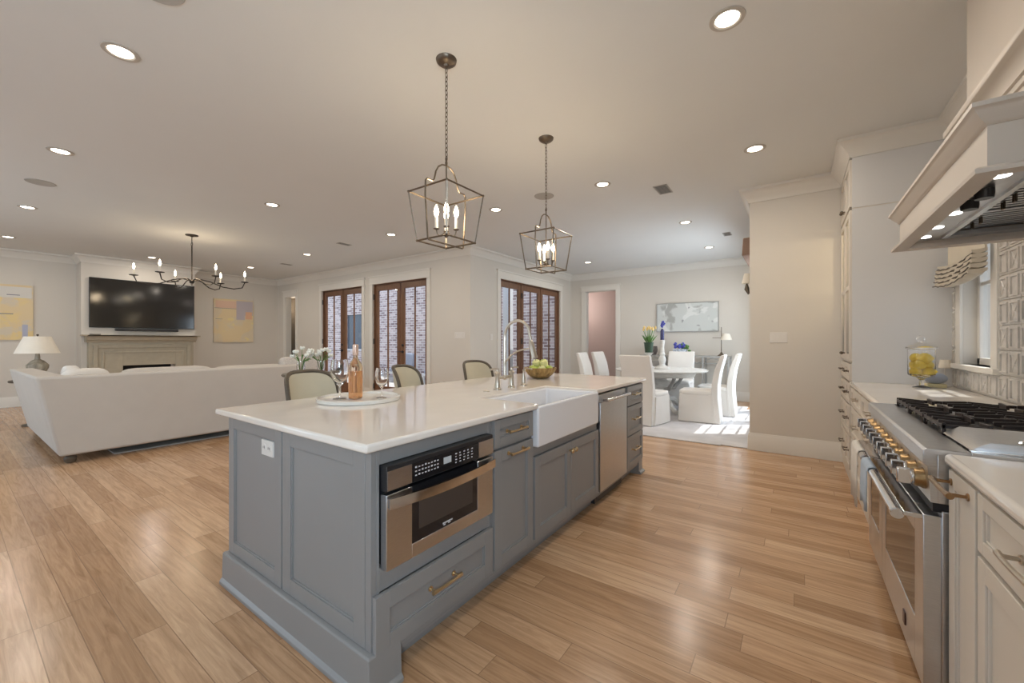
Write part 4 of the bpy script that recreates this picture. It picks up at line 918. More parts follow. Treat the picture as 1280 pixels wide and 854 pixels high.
# lamp on side table
root = thing('side_table', 'round wooden side table behind the sofa carrying the lamp', 'table', (-9.45, 0.86, 0))
obj('table_top', G().lathe([(0.0, 0.66), (0.28, 0.66), (0.29, 0.675), (0.28, 0.69), (0.0, 0.69)], (0, 0, 0), 32, False), DARKW, root, w=False)
obj('pedestal', G().lathe([(0.16, 0.0), (0.16, 0.02), (0.04, 0.05), (0.03, 0.35), (0.045, 0.5), (0.03, 0.62), (0.08, 0.66)], (0, 0, 0), 20), DARKW, root, w=False)
root = thing('table_lamp', 'table lamp with wide cream shade and ribbed urn base behind the sofa', 'lamp', (-9.45, 0.86, 0.69))
obj('lamp_base', G().lathe([(0.09, 0.0), (0.09, 0.02), (0.055, 0.04), (0.075, 0.09), (0.115, 0.17), (0.12, 0.22), (0.07, 0.285), (0.03, 0.31), (0.022, 0.40), (0.0, 0.40)], (0, 0, 0), 24), vary(mat('ribbed_ceramic', (0.36, 0.32, 0.25), 0.5), 30, 0.35, (1, 1, 0.2)), root, w=False)
obj('lamp_shade', G().lathe([(0.235, 0.40), (0.140, 0.655), (0.137, 0.655), (0.232, 0.40), (0.235, 0.40)], (0, 0, 0), 40, False), SHADEF, root, w=False)
obj('finial', G().cyl((0, 0, 0.40), (0, 0, 0.67), 0.005, n=6).ball((0, 0, 0.68), 0.014), BRONZE, root, w=False)
# armchair behind sofa
root = thing('tufted_armchair', 'cream patterned armchair beyond the right end of the sofa', 'armchair', (-7.9, 3.85, 0.014), PI)
CHF = vary(mat('patterned_cream_cloth', (0.66, 0.61, 0.56), 0.9), 45, 0.12)
obj('seat', G().box(-0.35, 0.35, -0.34, 0.34, 0.15, 0.30).pillow(-0.33, 0.36, -0.26, 0.26, 0.29, 0.47, 0.3), CHF, root, w=False, bevel=0.02)
obj('backrest', G().pillow(-0.42, -0.24, -0.33, 0.33, 0.14, 0.975, 0.22), CHF, root, w=False, ang=60)
for s_ in (-1, 1): obj('armrest', G().pillow(-0.36, 0.34, s_*0.34-0.07, s_*0.34+0.07, 0.14, 0.64, 0.3), CHF, root, w=False, ang=60)
for a in (-0.3, 0.3):
    for b in (-0.28, 0.28): obj('leg', G().cyl((a, b, 0.0), (a, b, 0.16), 0.015, 0.022, 10), DARKW, root, w=False)
# flowers on a pedestal table beyond the island
root = thing('pedestal_table', 'small round wooden table beyond the stools holding the white flowers', 'table', (-5.0, 2.72, 0))
obj('table_top', G().lathe([(0.0, 0.84), (0.34, 0.84), (0.35, 0.855), (0.34, 0.87), (0.0, 0.87)], (0, 0, 0), 36, False), DARKW, root, w=False)
obj('pedestal', G().lathe([(0.2, 0.0), (0.2, 0.03), (0.05, 0.06), (0.035, 0.4), (0.055, 0.6), (0.035, 0.78), (0.1, 0.84)], (0, 0, 0), 20), DARKW, root, w=False)
def bouquet(name, loc, lb, n, r, h, seed, pm=PETALW, vm=GLASS, hv=0.16, rv=0.05):
    rnd = random.Random(seed)
    root = thing(name, lb, 'flowers', loc)
    obj('vase', G().lathe([(0.0, 0.0), (rv*0.8, 0.0), (rv*0.85, 0.01), (rv, hv*0.5), (rv*0.9, hv), (rv*0.85, hv), (rv*0.9, hv*0.5), (rv*0.75, 0.015), (0.0, 0.012)], (0, 0, 0), 20, False), vm, root, w=False)
    gs = G(); gp = G(); gl = G()
    for i in range(n):
        a = rnd.random()*6.28; q = r*math.sqrt(rnd.random()); x, y = q*math.cos(a), q*math.sin(a); z = h*(0.82+0.3*rnd.random())-q*0.35
        gs.tube([(x*0.1, y*0.1, 0.02), (x*0.35, y*0.35, hv), (x, y, z)], 0.003, 5)
        for k in range(5):
            b = k*1.257; gp.ball((x+0.016*math.cos(b), y+0.016*math.sin(b), z+0.006*(k % 2)), (0.015, 0.015, 0.020), 8, 6)
        if i % 2 == 0: gl.tube([(x*0.3, y*0.3, hv*0.9), (x*0.9+0.02, y*0.9, z*0.75), (x*1.2+0.03, y*1.2, z*0.72)], [0.002, 0.010, 0.001], 4)
    obj('stems', gs, GREEN, root, w=False); obj('blossoms', gp, pm, root, w=False); obj('leaves', gl, GREEN, root, w=False); return root
bouquet('flower_vase', (-5.02, 2.58, 0.87), 'clear vase of white blossoms, left one, seen over the first stool', 9, 0.13, 0.30, 3)
bouquet('flower_vase', (-4.95, 2.80, 0.87), 'clear vase of white blossoms, right one, seen over the first stool', 10, 0.13, 0.30, 5)
root = thing('black_bird_figure', 'small black angular figurine right of the white flowers', 'figurine', (-4.86, 3.0, 0.87))
g = G().add([(0, -0.09, 0), (0.03, -0.03, 0), (0.02, 0.06, 0.0), (-0.02, 0.06, 0.0), (-0.03, -0.03, 0), (0, 0.03, 0.11), (0, 0.075, 0.125)], [(0, 4, 3, 2, 1), (0, 1, 5), (1, 2, 6, 5), (2, 3, 6), (3, 4, 5, 6), (4, 0, 5)]); obj('body', g, BLKPLAS, root, w=False, bevel=0.004)

# switches
def plate(ax, n, sg, u0, u1, z0, z1, k, lb):
    root = thing('switch_plate', lb, 'switch', (n, (u0+u1)/2, z0) if ax == 'x' else ((u0+u1)/2, n, z0))
    obj('plate', G().nb(ax, n+sg*0.0005, n+sg*0.006, u0, u1, z0, z1), WHITEP, root, bevel=0.002)
    w = (u1-u0)/k
    for i in range(k): obj('rocker', G().nb(ax, n+sg*0.006, n+sg*0.010, u0+w*i+w*0.25, u0+w*i+w*0.75, z0+(z1-z0)*0.22, z1-(z1-z0)*0.22), WHITEP, root, bevel=0.001)
plate('y', YP, -1, -0.245, -0.080, 1.255, 1.375, 3, 'three-gang cream light switch on the wall beside the tall cabinet')
plate('y', YD, -1, -5.36, -5.10, 1.33, 1.45, 4, 'wide cream light switch right of the glazed doors')
plate('y', YD, -1, -5.75, -5.67, 0.36, 0.48, 1, 'low single cream plate right of the glazed doors')
plate('x', PX, 1, 6.30, 6.38, 1.30, 1.42, 1, 'single cream switch left of the three-panel door')

# ------------------------------------------------------------------ dining area
tag(rebase(obj('dining_rug', G().box(-4.3, -0.75, 5.46, 8.95, 0.0005, 0.014).box(-0.76, -0.47, 5.50, 8.6, 0.0005, 0.014), RUGD, bevel=0.004), (-2.3, 7.2, 0)), 'pale mottled rug under the dining table', 'rug')
ZR = 0.0145
TX, TY = -2.03, 7.60
root = thing('round_dining_table', 'round whitewashed dining table on a carved pedestal', 'table', (TX, TY, ZR))
obj('table_top', G().lathe([(0.0, 0.715), (0.70, 0.715), (0.765, 0.722), (0.79, 0.735), (0.795, 0.748), (0.78, 0.756), (0.0, 0.758)], (0, 0, 0), 56, False), WHITEW, root, w=False)
obj('apron', G().lathe([(0.0, 0.63), (0.56, 0.63), (0.58, 0.645), (0.60, 0.71), (0.0, 0.715)], (0, 0, 0), 48, False), WHITEW, root, w=False)
obj('pedestal', G().lathe([(0.16, 0.14), (0.19, 0.18), (0.12, 0.24), (0.10, 0.30), (0.15, 0.38), (0.175, 0.45), (0.13, 0.54), (0.10, 0.58), (0.20, 0.63)], (0, 0, 0), 28), WHITEW, root, w=False)
for k in range(4):
    a = PI/4+k*PI/2; c_, s_ = math.cos(a), math.sin(a); obj('foot', G().tube([(0.10*c_, 0.10*s_, 0.22), (0.25*c_, 0.25*s_, 0.20), (0.38*c_, 0.38*s_, 0.09), (0.50*c_, 0.50*s_, 0.045), (0.56*c_, 0.56*s_, 0.05)], [0.055, 0.055, 0.045, 0.04, 0.045], 10), WHITEW, root, w=False)
    obj('scroll_bracket', G().tube([(0.13*c_, 0.13*s_, 0.40), (0.28*c_, 0.28*s_, 0.42), (0.38*c_, 0.38*s_, 0.52), (0.45*c_, 0.45*s_, 0.62)], [0.03, 0.04, 0.03, 0.03], 8), SILV, root, w=False)
def slip_chair(loc, rz, lb):
    root = thing('slipcovered_chair', lb, 'chair', loc, rz, 'slipcovered dining chairs')
    w0, w1 = 0.25, 0.262
    # back: side profile lofted with slight flare to the floor
    prof = [(-0.315, 0.004), (-0.245, 0.004), (-0.185, 0.47), (-0.195, 0.62), (-0.235, 0.82), (-0.315, 1.035), (-0.335, 1.05), (-0.375, 1.045), (-0.375, 1.03), (-0.315, 0.80), (-0.285, 0.60), (-0.280, 0.40)]
    obj('backrest', G().prism(prof, 'y', -w0, w0), SLIP, root, w=False, bevel=0.012, ang=60)
    b = [(-0.25, -w1), (0.285, -w1), (0.285, w1), (-0.25, w1)]; t_ = [(-0.22, -w0), (0.265, -w0), (0.265, w0), (-0.22, w0)]
    g = G().add([(x, y, 0.004) for x, y in b]+[(x, y, 0.44) for x, y in t_], [(3, 2, 1, 0), (4, 5, 6, 7), (0, 1, 5, 4), (1, 2, 6, 5), (2, 3, 7, 6), (3, 0, 4, 7)])
    sk = obj('skirt', g, SLIP, root, w=False, bevel=0.012)
    for y in (-w1+0.004, w1-0.004): obj('corner_pleat', G().prism([(-0.225, 0.01), (-0.205, 0.01), (-0.195, 0.42)], 'y', y-0.008, y+0.008), SLIP, sk, w=False)
    obj('seat', G().pillow(-0.22, 0.275, -w0-0.004, w0+0.004, 0.415, 0.495, 0.25), SLIP, root, w=False, ang=60)
    return root
ch0 = slip_chair((-1.915, 6.36, ZR), PI/2-0.20, 'tan-shaded slipcovered chair seen from behind at the island end of the table')
dup(ch0, (-1.26, 7.00, ZR), PI+0.06, 'sunlit slipcovered chair facing left at the right of the table')
dup(ch0, (-1.14, 7.80, ZR), PI+0.02, 'slipcovered chair mostly hidden behind the sunlit right-hand chair')
dup(ch0, (-1.93, 8.55, ZR), -PI/2+0.05, 'slipcovered chair on the far side of the table, facing the camera')
dup(ch0, (-2.98, 7.05, ZR), 0.12, 'leftmost slipcovered chair of the dining table')
dup(ch0, (-2.98, 7.75, ZR), -0.02, 'second slipcovered chair from the left, partly behind the tan one')
ZTB = ZR+0.7585
root = thing('tall_candlestick', 'tall turned white candlestick at the middle of the dining table', 'candlestick', (-1.97, 7.50, ZTB))
obj('stand', G().lathe([(0.0, 0.0), (0.13, 0.0), (0.135, 0.02), (0.11, 0.045), (0.055, 0.07), (0.045, 0.10), (0.065, 0.16), (0.06, 0.20), (0.04, 0.24), (0.05, 0.27), (0.036, 0.30), (0.030, 0.40), (0.042, 0.50), (0.045, 0.52), (0.0, 0.525)], (0, 0, 0), 24, False), WHITEW, root, w=False)
root = thing('blue_flower_vase', 'dark blue bottle vase with a blue bloom standing on the tall candlestick', 'vase', (-1.97, 7.50, ZTB+0.526))
obj('vase', G().lathe([(0.0, 0.0), (0.034, 0.0), (0.034, 0.16), (0.02, 0.19), (0.016, 0.20), (0.0, 0.20)], (0, 0, 0), 16, False), mat('navy_glaze', (0.05, 0.05, 0.14), 0.25), root, w=False)
g = G()
for i in range(14): a = i*2.4; g.ball((0.035*math.cos(a)*(i % 3)/2, 0.035*math.sin(a)*(i % 3)/2, 0.235+0.009*i*0.8), 0.018, 8, 6)
obj('bloom', g, BLUEF, root, w=False)
root = thing('low_candlestick', 'shorter turned white pedestal carrying the tulip pot', 'candlestick', (-2.27, 7.70, ZTB))
obj('stand', G().lathe([(0.0, 0.0), (0.09, 0.0), (0.095, 0.02), (0.05, 0.05), (0.04, 0.12), (0.05, 0.18), (0.035, 0.23), (0.07, 0.27), (0.085, 0.285), (0.0, 0.29)], (0, 0, 0), 24, False), WHITEW, root, w=False)
root = thing('potted_tulips', 'yellow tulips in a dark green pot on the shorter white pedestal', 'plant', (-2.27, 7.70, ZTB+0.291))
obj('pot', G().lathe([(0.0, 0.0), (0.068, 0.0), (0.085, 0.17), (0.092, 0.17), (0.092, 0.19), (0.08, 0.19), (0.075, 0.165), (0.0, 0.16)], (0, 0, 0), 24, False), POTG, root, w=False)
gs, gb, gl = G(), G(), G(); rnd = random.Random(4)
for i in range(12):
    a = i*2.399; q = 0.03+0.11*math.sqrt(i/12); x, y = q*math.cos(a), q*math.sin(a); z = 0.43-0.2*q+0.05*rnd.random()
    gs.tube([(x*0.3, y*0.3, 0.165), (x*0.6, y*0.6, 0.30), (x, y, z)], 0.004, 5); gb.ball((x, y, z+0.02), (0.020, 0.020, 0.032), 8, 6)
    gl.tube([(x*0.3, y*0.3, 0.165), (x*0.8, y*0.8, 0.26), (x*1.3, y*1.3, 0.33)], [0.004, 0.014, 0.001], 5)
obj('stems', gs, GREEN, root, w=False); obj('leaves', gl, GREEN, root, w=False); obj('blooms', gb, TULIPY, root, w=False)

# console and things on it
root = thing('console_table', 'long grey metal-framed console against the back wall', 'console', (-2.0, 9.5, 0))
x0, x1, y0, y1 = -2.95, -1.115, 9.30, 9.70; zt = 0.965
obj('table_top', G().box(x0, x1, y0, y1, zt-0.035, zt), SILV, root, bevel=0.004)
for x in (x0+0.02, x0+0.5, -1.62, x1-0.02):
    for y in (y0+0.02, y1-0.02): obj('leg', G().box(x-0.018, x+0.018, y-0.018, y+0.018, 0.0, zt-0.035), SILV, root)
obj('shelf', G().box(x0+0.03, x1-0.03, y0+0.02, y1-0.02, 0.22, 0.245), SILV, root)
g = G().box(x0+0.03, x1-0.03, y0+0.015, y0+0.03, 0.80, 0.815); 
for k in range(3):
    a = x0+0.05+k*0.6; g.tube([(a, y0+0.02, 0.82), (a+0.27, y0+0.02, 0.92), (a+0.55, y0+0.02, 0.82)], 0.007, 6)
obj('fretwork', g, SILV, root)
root = thing('flower_planter', 'blue hydrangeas in a square patterned planter on the console', 'flowers', (-2.10, 9.45, zt))
obj('planter', G().box(-0.13, 0.13, -0.1, 0.1, 0.0, 0.14), vary(mat('blue_white_glaze', (0.45, 0.50, 0.58), 0.3), 25, 0.5), root, w=False, bevel=0.005)
g = G(); gl = G(); rnd = random.Random(9)
for i in range(26): x, y = rnd.uniform(-0.13, 0.12), rnd.uniform(-0.09, 0.09); g.ball((x, y, 0.17+0.10*rnd.random()), 0.030, 8, 6)
for i in range(14): x, y = rnd.uniform(0.02, 0.19), rnd.uniform(-0.1, 0.1); gl.ball((x, y, 0.10+0.14*rnd.random()), (0.035, 0.02, 0.025), 8, 5)
obj('hydrangea_heads', g, BLUEF, root, w=False); obj('leaves', gl, GREEN, root, w=False)
root = thing('candle_lamp', 'slim dark-stemmed lamp with small pale shade on the right of the console', 'lamp', (-1.28, 9.45, zt))
obj('stand', G().lathe([(0.07, 0.0), (0.07, 0.012), (0.03, 0.05), (0.008, 0.09), (0.006, 0.60), (0.0, 0.61)], (0, 0, 0), 16).box(-0.17, 0.0, -0.005, 0.005, 0.375, 0.385), BRONZE, root, w=False)
obj('lamp_shade', G().lathe([(0.11, 0.34), (0.065, 0.47), (0.063, 0.47), (0.107, 0.34), (0.11, 0.34)], (0.09, 0, 0), 24, False), SHADEF, root, w=False)
obj('shade_arm', G().tube([(0, 0, 0.42), (0.05, 0, 0.45), (0.09, 0, 0.46)], 0.005, 6).cyl((0.03, 0, 0.458), (0.15, 0, 0.458), 0.003, n=5), BRONZE, root, w=False)
root = thing('wicker_basket', 'dark woven basket on the left of the console', 'basket', (-2.72, 9.46, zt))
obj('body', G().lathe([(0.0, 0.0), (0.10, 0.0), (0.13, 0.10), (0.12, 0.20), (0.10, 0.20), (0.11, 0.10), (0.09, 0.01), (0.0, 0.01)], (0, 0, 0), 24, False), vary(mat('dark_wicker', (0.10, 0.08, 0.07), 0.7), 60, 0.4), root, w=False)
A3 = art_mat('misty_abstract_paint', (0.60, 0.62, 0.60), [((0.40, 0.40, 0.38), 0.56, 2.6), ((0.72, 0.73, 0.71), 0.55, 3.4), ((0.30, 0.31, 0.31), 0.66, 5.0)], seed=11.0)
canvas('landscape_painting', 'y', YB, -1, -2.68, -1.39, 1.505, 2.14, A3, 'wide misty grey abstract painting above the console', 0.03, mat('thin_silver_frame', (0.38, 0.38, 0.37), 0.4, 0.6))
# roman valance and sconce peeking past the pillar
root = thing('roman_valance', 'brown fabric valance on the dining window, peeking past the wall edge', 'window shade', (-0.55, 7.0, 2.4))
g = G().prism([(PL, 2.70), (-0.60, 2.70), (-0.615, 2.46), (PL, 2.46)], 'y', 6.40, 8.9); obj('fabric', g, mat('brown_valance_cloth', (0.30, 0.20, 0.15), 0.9), root, bevel=0.01)
root = thing('wall_sconce', 'small bronze wall sconce with white shade on the dining window wall', 'sconce', (PL, 6.1, 1.95))
g = G().box(PL-0.02, PL, 6.07, 6.13, 1.88, 2.0).tube([(PL-0.02, 6.1, 1.93), (PL-0.06, 6.1, 1.90), (PL-0.082, 6.1, 1.96), (PL-0.082, 6.1, 2.03)], [0.01, 0.02, 0.03, 0.008], 10); obj('arm', g, BRONZE, root)
obj('sconce_shade', G().lathe([(0.060, 2.03), (0.030, 2.16), (0.028, 2.16), (0.058, 2.03), (0.06, 2.03)], (PL-0.082, 6.1, 0), 20, False), SHADEF, root)

# ------------------------------------------------------------------ right-hand kitchen run
CX = 0.415          # cabinet face plane
def base_unit(name, lb, y0, y1, parts):
    root = thing(name, lb, 'cabinet', ((CX+XR)/2, (y0+y1)/2, 0))
    g = G(); g.box(CX+0.001, XR-0.005, y0, y1, 0.10, 0.878).box(CX-0.004, XR-0.01, y0, y1, 0.0, 0.105); obj('body', g, CREAM, root, bevel=0.002)
    for p in parts:
        kind, a, b, za, zb, hz = p
        g = G().shaker('x', CX-0.020, -1, a, b, za, zb, 0.020, 0.052 if min(b-a, zb-za) > 0.17 else 0.036); d = obj(kind, g, CREAM, root, bevel=0.002)
        if hz is None: continue
        if hz == 'h': handle_bar(d, (CX-0.010, (a+b)/2, (za+zb)/2), (0, 1, 0), (-1, 0, 0), min(0.16, (b-a)*0.6), m=NICKEL)
        elif hz == 'top': handle_bar(d, (CX-0.020, (a+b)/2+0.01, zb-0.035), (0, 1, 0), (-1, 0, 0), min(0.19, (b-a)*0.84), m=mat('dark_brass', (0.34, 0.22, 0.12), 0.3, 1.0), so=0.04, r=0.007)
        elif hz == 'k': g = G().cyl((CX-0.020, a+0.035, zb-0.05), (CX-0.038, a+0.035, zb-0.05), 0.006, n=8).ball((CX-0.046, a+0.035, zb-0.05), (0.011, 0.015, 0.015), 10, 8); obj('knob', g, NICKEL, d)
        elif hz == 'k2': g = G().cyl((CX-0.020, b-0.035, zb-0.05), (CX-0.038, b-0.035, zb-0.05), 0.006, n=8).ball((CX-0.046, b-0.035, zb-0.05), (0.011, 0.015, 0.015), 10, 8); obj('knob', g, NICKEL, d)
    return root
base_unit('pullout_cabinet', 'narrow cream pull-out cabinet right beside the range with brass bar handle', 1.605, 1.845, [('door', 1.612, 1.838, 0.13, 0.868, 'top')])
base_unit('base_cabinet', 'cream base cabinet with drawer over door at the right photo edge', 1.00, 1.600, [('drawer', 1.008, 1.592, 0.715, 0.868, 'h'), ('door', 1.008, 1.592, 0.13, 0.700, 'k')])
base_unit('base_cabinet', 'cream base cabinet beside the camera, next to the one at the photo edge', 0.40, 0.995, [('drawer', 0.408, 0.987, 0.715, 0.868, 'h'), ('door', 0.408, 0.987, 0.13, 0.700, 'k2')])
base_unit('base_cabinet', 'cream base cabinet just beyond the range, with a drawer above doors', 3.10, 3.95, [('drawer', 3.108, 3.94, 0.715, 0.868, 'h'), ('door', 3.108, 3.522, 0.13, 0.700, 'k2'), ('door', 3.528, 3.94, 0.13, 0.700, 'k')])
base_unit('base_cabinet', 'cream three-drawer base cabinet between the range and the tall cabinet', 3.955, 4.645, [('drawer', 3.963, 4.637, 0.715, 0.868, 'h'), ('drawer', 3.963, 4.637, 0.43, 0.70, 'h'), ('drawer', 3.963, 4.637, 0.13, 0.415, 'h')])
def worktop(lb, y0, y1, x0=0.385):
    root = thing('worktop', lb, 'worktop', (0.7, (y0+y1)/2, 0.879)); o = obj('slab', G().box(x0, XR-0.004, y0, y1, 0.8785, 0.915), QUARTZ, root, bevel=0.014); o.modifiers['bevel'].segments = 4
    obj('lower_edge', G().box(x0+0.010, XR-0.01, y0+0.002, y1-0.002, 0.8782, 0.890), QUARTZ, root, bevel=0.002)
worktop('white quartz worktop at the right photo edge, on the near side of the range', 0.38, 1.847)
worktop('white quartz worktop beyond the range under the small window', 3.09, 4.648)

# tall cabinet
root = thing('tall_cabinet', 'tall cream cabinet with glazed doors between the wall and the far worktop', 'cabinet', (0.72, 5.07, 0))
FX = 0.405
g = G(); y0, y1 = 4.652, YP-0.004; z9 = 2.90
g.box(FX+0.02, XR-0.005, y0, y0+0.025, 0.10, z9).box(FX+0.02, XR-0.005, y1-0.025, y1, 0.10, z9).box(XR-0.03, XR-0.005, y0, y1, 0.10, z9).box(FX+0.02, XR-0.005, y0, y1, 0.10, 0.13).box(FX+0.02, XR-0.005, y0, y1, z9-0.03, z9)
g.box(FX-0.004, XR-0.01, y0, y1, 0, 0.105).box(FX, FX+0.02, y0, y0+0.035, 0.10, z9).box(FX, FX+0.02, y1-0.035, y1, 0.10, z9)
for z in (0.90, 1.075, 2.44): g.box(FX, XR-0.03, y0+0.02, y1-0.02, z, z+0.02)
for z in (1.5, 1.9): g.box(FX+0.06, XR-0.03, y0+0.02, y1-0.02, z, z+0.012)
obj('body', g, CREAM, root, bevel=0.0015)
g = G().box(FX+0.0, XR-0.005, y0-0.004, y0+0.001, 0.915, 2.442).box(FX+0.0, XR-0.005, y0-0.004, y0+0.001, 2.452, z9); obj('side_panel', g, vary(mat('cool_panel_paint', (0.67, 0.66, 0.65), 0.4), 2, 0.01), root)  # cabinet paint made cooler here to include the window daylight on this side
ym = (y0+y1)/2
for (a, b, sgn) in ((y0+0.004, ym-0.002, 1), (ym+0.002, y1-0.004, -1)):
    g = G().shaker('x', FX-0.018, -1, a, b, 2.465, z9-0.02, 0.018, 0.06); d = obj('upper_door', g, CREAM, root, bevel=0.0015)
    ky = b-0.03 if sgn > 0 else a+0.03
    obj('knob', G().cyl((FX-0.018, ky, 2.52), (FX-0.036, ky, 2.52), 0.006, n=8).ball((FX-0.043, ky, 2.52), 0.014, 10, 8), BRONZE, d)
    g = G(); st = 0.055; n0, n1 = FX-0.018, FX; za, zb = 1.10, 2.435
    g.box(n0, n1, a, a+st, za, zb).box(n0, n1, b-st, b, za, zb).box(n0, n1, a+st, b-st, za, za+st).box(n0, n1, a+st, b-st, zb-st, zb).box(n0+0.003, n1-0.003, a+st, b-st, 1.74, 1.78); d = obj('glass_door', g, CREAM, root, bevel=0.0015)
    obj('pane', G().box(FX-0.011, FX-0.007, a+st-0.005, b-st+0.005, za+st-0.005, zb-st+0.005), GLAZE, d, smooth=False)
    obj('knob', G().cyl((FX-0.018, ky, 1.16), (FX-0.036, ky, 1.16), 0.006, n=8).ball((FX-0.043, ky, 1.16), 0.014, 10, 8), BRONZE, d)
    for (za, zb) in ((0.925, 1.07), (0.715, 0.895), (0.43, 0.70), (0.13, 0.415)):
        g = G().shaker('x', FX-0.018, -1, a, b, za, zb, 0.018, 0.035); d = obj('drawer', g, CREAM, root, bevel=0.0015)
        handle_bar(d, (FX-0.010, (a+b)/2, (za+zb)/2), (0, 1, 0), (-1, 0, 0), 0.14, m=BRONZE)
pt('cabinet_interior_light', (0.75, 5.07, 2.38), 5, (1.0, 0.80, 0.52), 0.03)
pt('cabinet_interior_light', (0.75, 5.07, 1.85), 2.5, (1.0, 0.80, 0.52), 0.03)

# lemon jar, stone, small lamp on worktop
JX, JY = 0.785, 4.33
root = thing('apothecary_jar', 'footed clear glass jar with knobbed lid, full of lemons', 'jar', (JX, JY, 0.915))
obj('jar_glass', G().lathe([(0.0, 0.0), (0.050, 0.0), (0.052, 0.006), (0.015, 0.018), (0.012, 0.060), (0.030, 0.080), (0.070, 0.092), (0.078, 0.105), (0.079, 0.300), (0.075, 0.300), (0.074, 0.107), (0.066, 0.097), (0.0, 0.095)], (0, 0, 0), 36, False), GLASS, root, w=False)
obj('lid', G().lathe([(0.074, 0.295), (0.090, 0.302), (0.090, 0.310), (0.060, 0.328), (0.030, 0.342), (0.014, 0.352), (0.0, 0.353)], (0, 0, 0), 36, False).tube([(0.022*math.cos(2*PI*i/16), 0, 0.376+0.022*math.sin(2*PI*i/16)) for i in range(16)], 0.006, 8, True), GLASS, root, w=False)
lem = [(-0.036, -0.018, 0.128), (0.036, -0.014, 0.128), (0.0, 0.038, 0.128), (-0.02, -0.036, 0.178), (0.034, 0.014, 0.180), (-0.032, 0.022, 0.180), (0.016, -0.030, 0.228), (-0.03, 0.006, 0.232), (0.022, 0.028, 0.234)]
p0 = None
for i, (x, y, z) in enumerate(lem):
    L = (JX+x, JY+y, 0.915+z); lab = 'yellow lemon at the %s of the glass jar' % ('bottom' if i < 3 else ('middle' if i < 6 else 'top'))
    gr = 'lemons at the %s of the jar' % ('bottom' if i < 3 else ('middle' if i < 6 else 'top'))
    if p0 is None:
        p0 = rebase(obj('lemon', G().lathe([(0.0, -0.050), (0.008, -0.046), (0.022, -0.034), (0.034, -0.013), (0.035, 0.009), (0.024, 0.032), (0.008, 0.044), (0.0, 0.049)], (0, 0, 0), 16, False), LEMON), (0, 0, 0)); q = p0
    else: q = p0.copy(); C.objects.link(q)
    q.location = L; q.rotation_euler = (PI/2, 0.3*math.sin(i*3), i*1.3); tag(q, lab, 'lemon', gr)
root = thing('sponge_stone', 'rounded blue-grey stone on a small yellow block beside the lemon jar', 'stone', (0.885, 4.45, 0.915))
obj('block', G().box(-0.055, 0.055, -0.04, 0.04, 0, 0.028), mat('butter_block', (0.68, 0.60, 0.36), 0.7), root, w=False, bevel=0.004)
obj('stone', G().ball((0.0, 0, 0.070), (0.068, 0.05, 0.042), 20, 12), vary(mat('blue_grey_stone', (0.42, 0.46, 0.54), 0.5), 12, 0.08), root, w=False)
root = thing('mini_lamp', 'tiny white lamp in the corner beside the window sill', 'lamp', (0.965, 4.58, 0.915))
obj('stand', G().lathe([(0.03, 0), (0.03, 0.006), (0.006, 0.02), (0.006, 0.16), (0.0, 0.165)], (0, 0, 0), 14), WHITEP, root, w=False)
obj('lamp_shade', G().lathe([(0.040, 0.145), (0.030, 0.21), (0.028, 0.21), (0.038, 0.145), (0.04, 0.145)], (0, 0, 0), 20, False), SHADEF, root, w=False)
# roman shade on kitchen window
root = thing('roman_blind', 'gathered striped linen roman shade at the top of the small kitchen window', 'window shade', (0.95, 4.15, 1.75))
STRI = vary(mat('striped_linen', (0.60, 0.54, 0.44), 0.9), 3, 0.05); HEM = mat('dark_hem_stripe', (0.16, 0.14, 0.12), 0.9)
n, l, b = nt(STRI)
obj('fabric_drop', G().box(XR-0.055, XR-0.045, 3.80, 4.56, 1.86, 2.40), STRI, root)
for k in range(5):
    z = 1.72+k*0.032; g = G(); vs = []; fs = []; N = 16
    prof = [(0.0, 0.0), (-0.04, -0.018), (-0.085+0.006*k, -0.010), (-0.09+0.006*k, 0.012), (-0.045, 0.012), (0.0, 0.018)]
    for i in range(N+1):
        y = 3.79+0.78*i/N; sag = -0.030*math.sin(PI*i/N)+0.004*math.sin(i*2.3+k)
        for (dx, dz) in prof: vs.append((XR-0.045+dx*(1-0.1*math.sin(i*1.7+k)), y, z+sag+dz))
    m_ = len(prof)
    for i in range(N):
        for a in range(m_): b_ = (a+1) % m_; fs.append((i*m_+a, i*m_+b_, (i+1)*m_+b_, (i+1)*m_+a))
    fs += [tuple(range(m_)), tuple(range(N*m_, N*m_+m_))[::-1]]
    fo = obj('fold', g.add(vs, fs), STRI, root, ang=50)
    g = G().tube([(XR-0.045-0.092+0.006*k, 3.79+0.78*i/N, z-0.012-0.030*math.sin(PI*i/N)+0.004*math.sin(i*2.3+k)) for i in range(N+1)], 0.0042, 6); obj('edge_stripe', g, HEM, fo)

# ------------------------------------------------------------------ range
RY0, RY1 = 1.862, 3.088
root = thing('range_cooker', 'wide stainless range with gold-collared knobs, two ovens and iron grates', 'range', (0.68, 2.475, 0))
def R(n, g, m, p=root, **k): return obj(n, g, m, p, **k)
R('body', G().box(0.385, 1.0, RY0, RY1, 0.15, 0.72).box(0.375, 1.0, RY0, RY1, 0.745, 0.905), STEEL, bevel=0.002)
R('shadow_gap', G().box(0.365, 1.0, RY0+0.006, RY1-0.006, 0.715, 0.75), DARKGAP)
R('kick_panel', G().box(0.44, 1.0, RY0+0.01, RY1-0.01, 0.05, 0.15), STEEL)
for y in (RY0+0.04, RY1-0.04):
    for x in (0.48, 0.95): R('leg', G().cyl((x, y, 0.0), (x, y, 0.06), 0.02, n=12), POLISH)
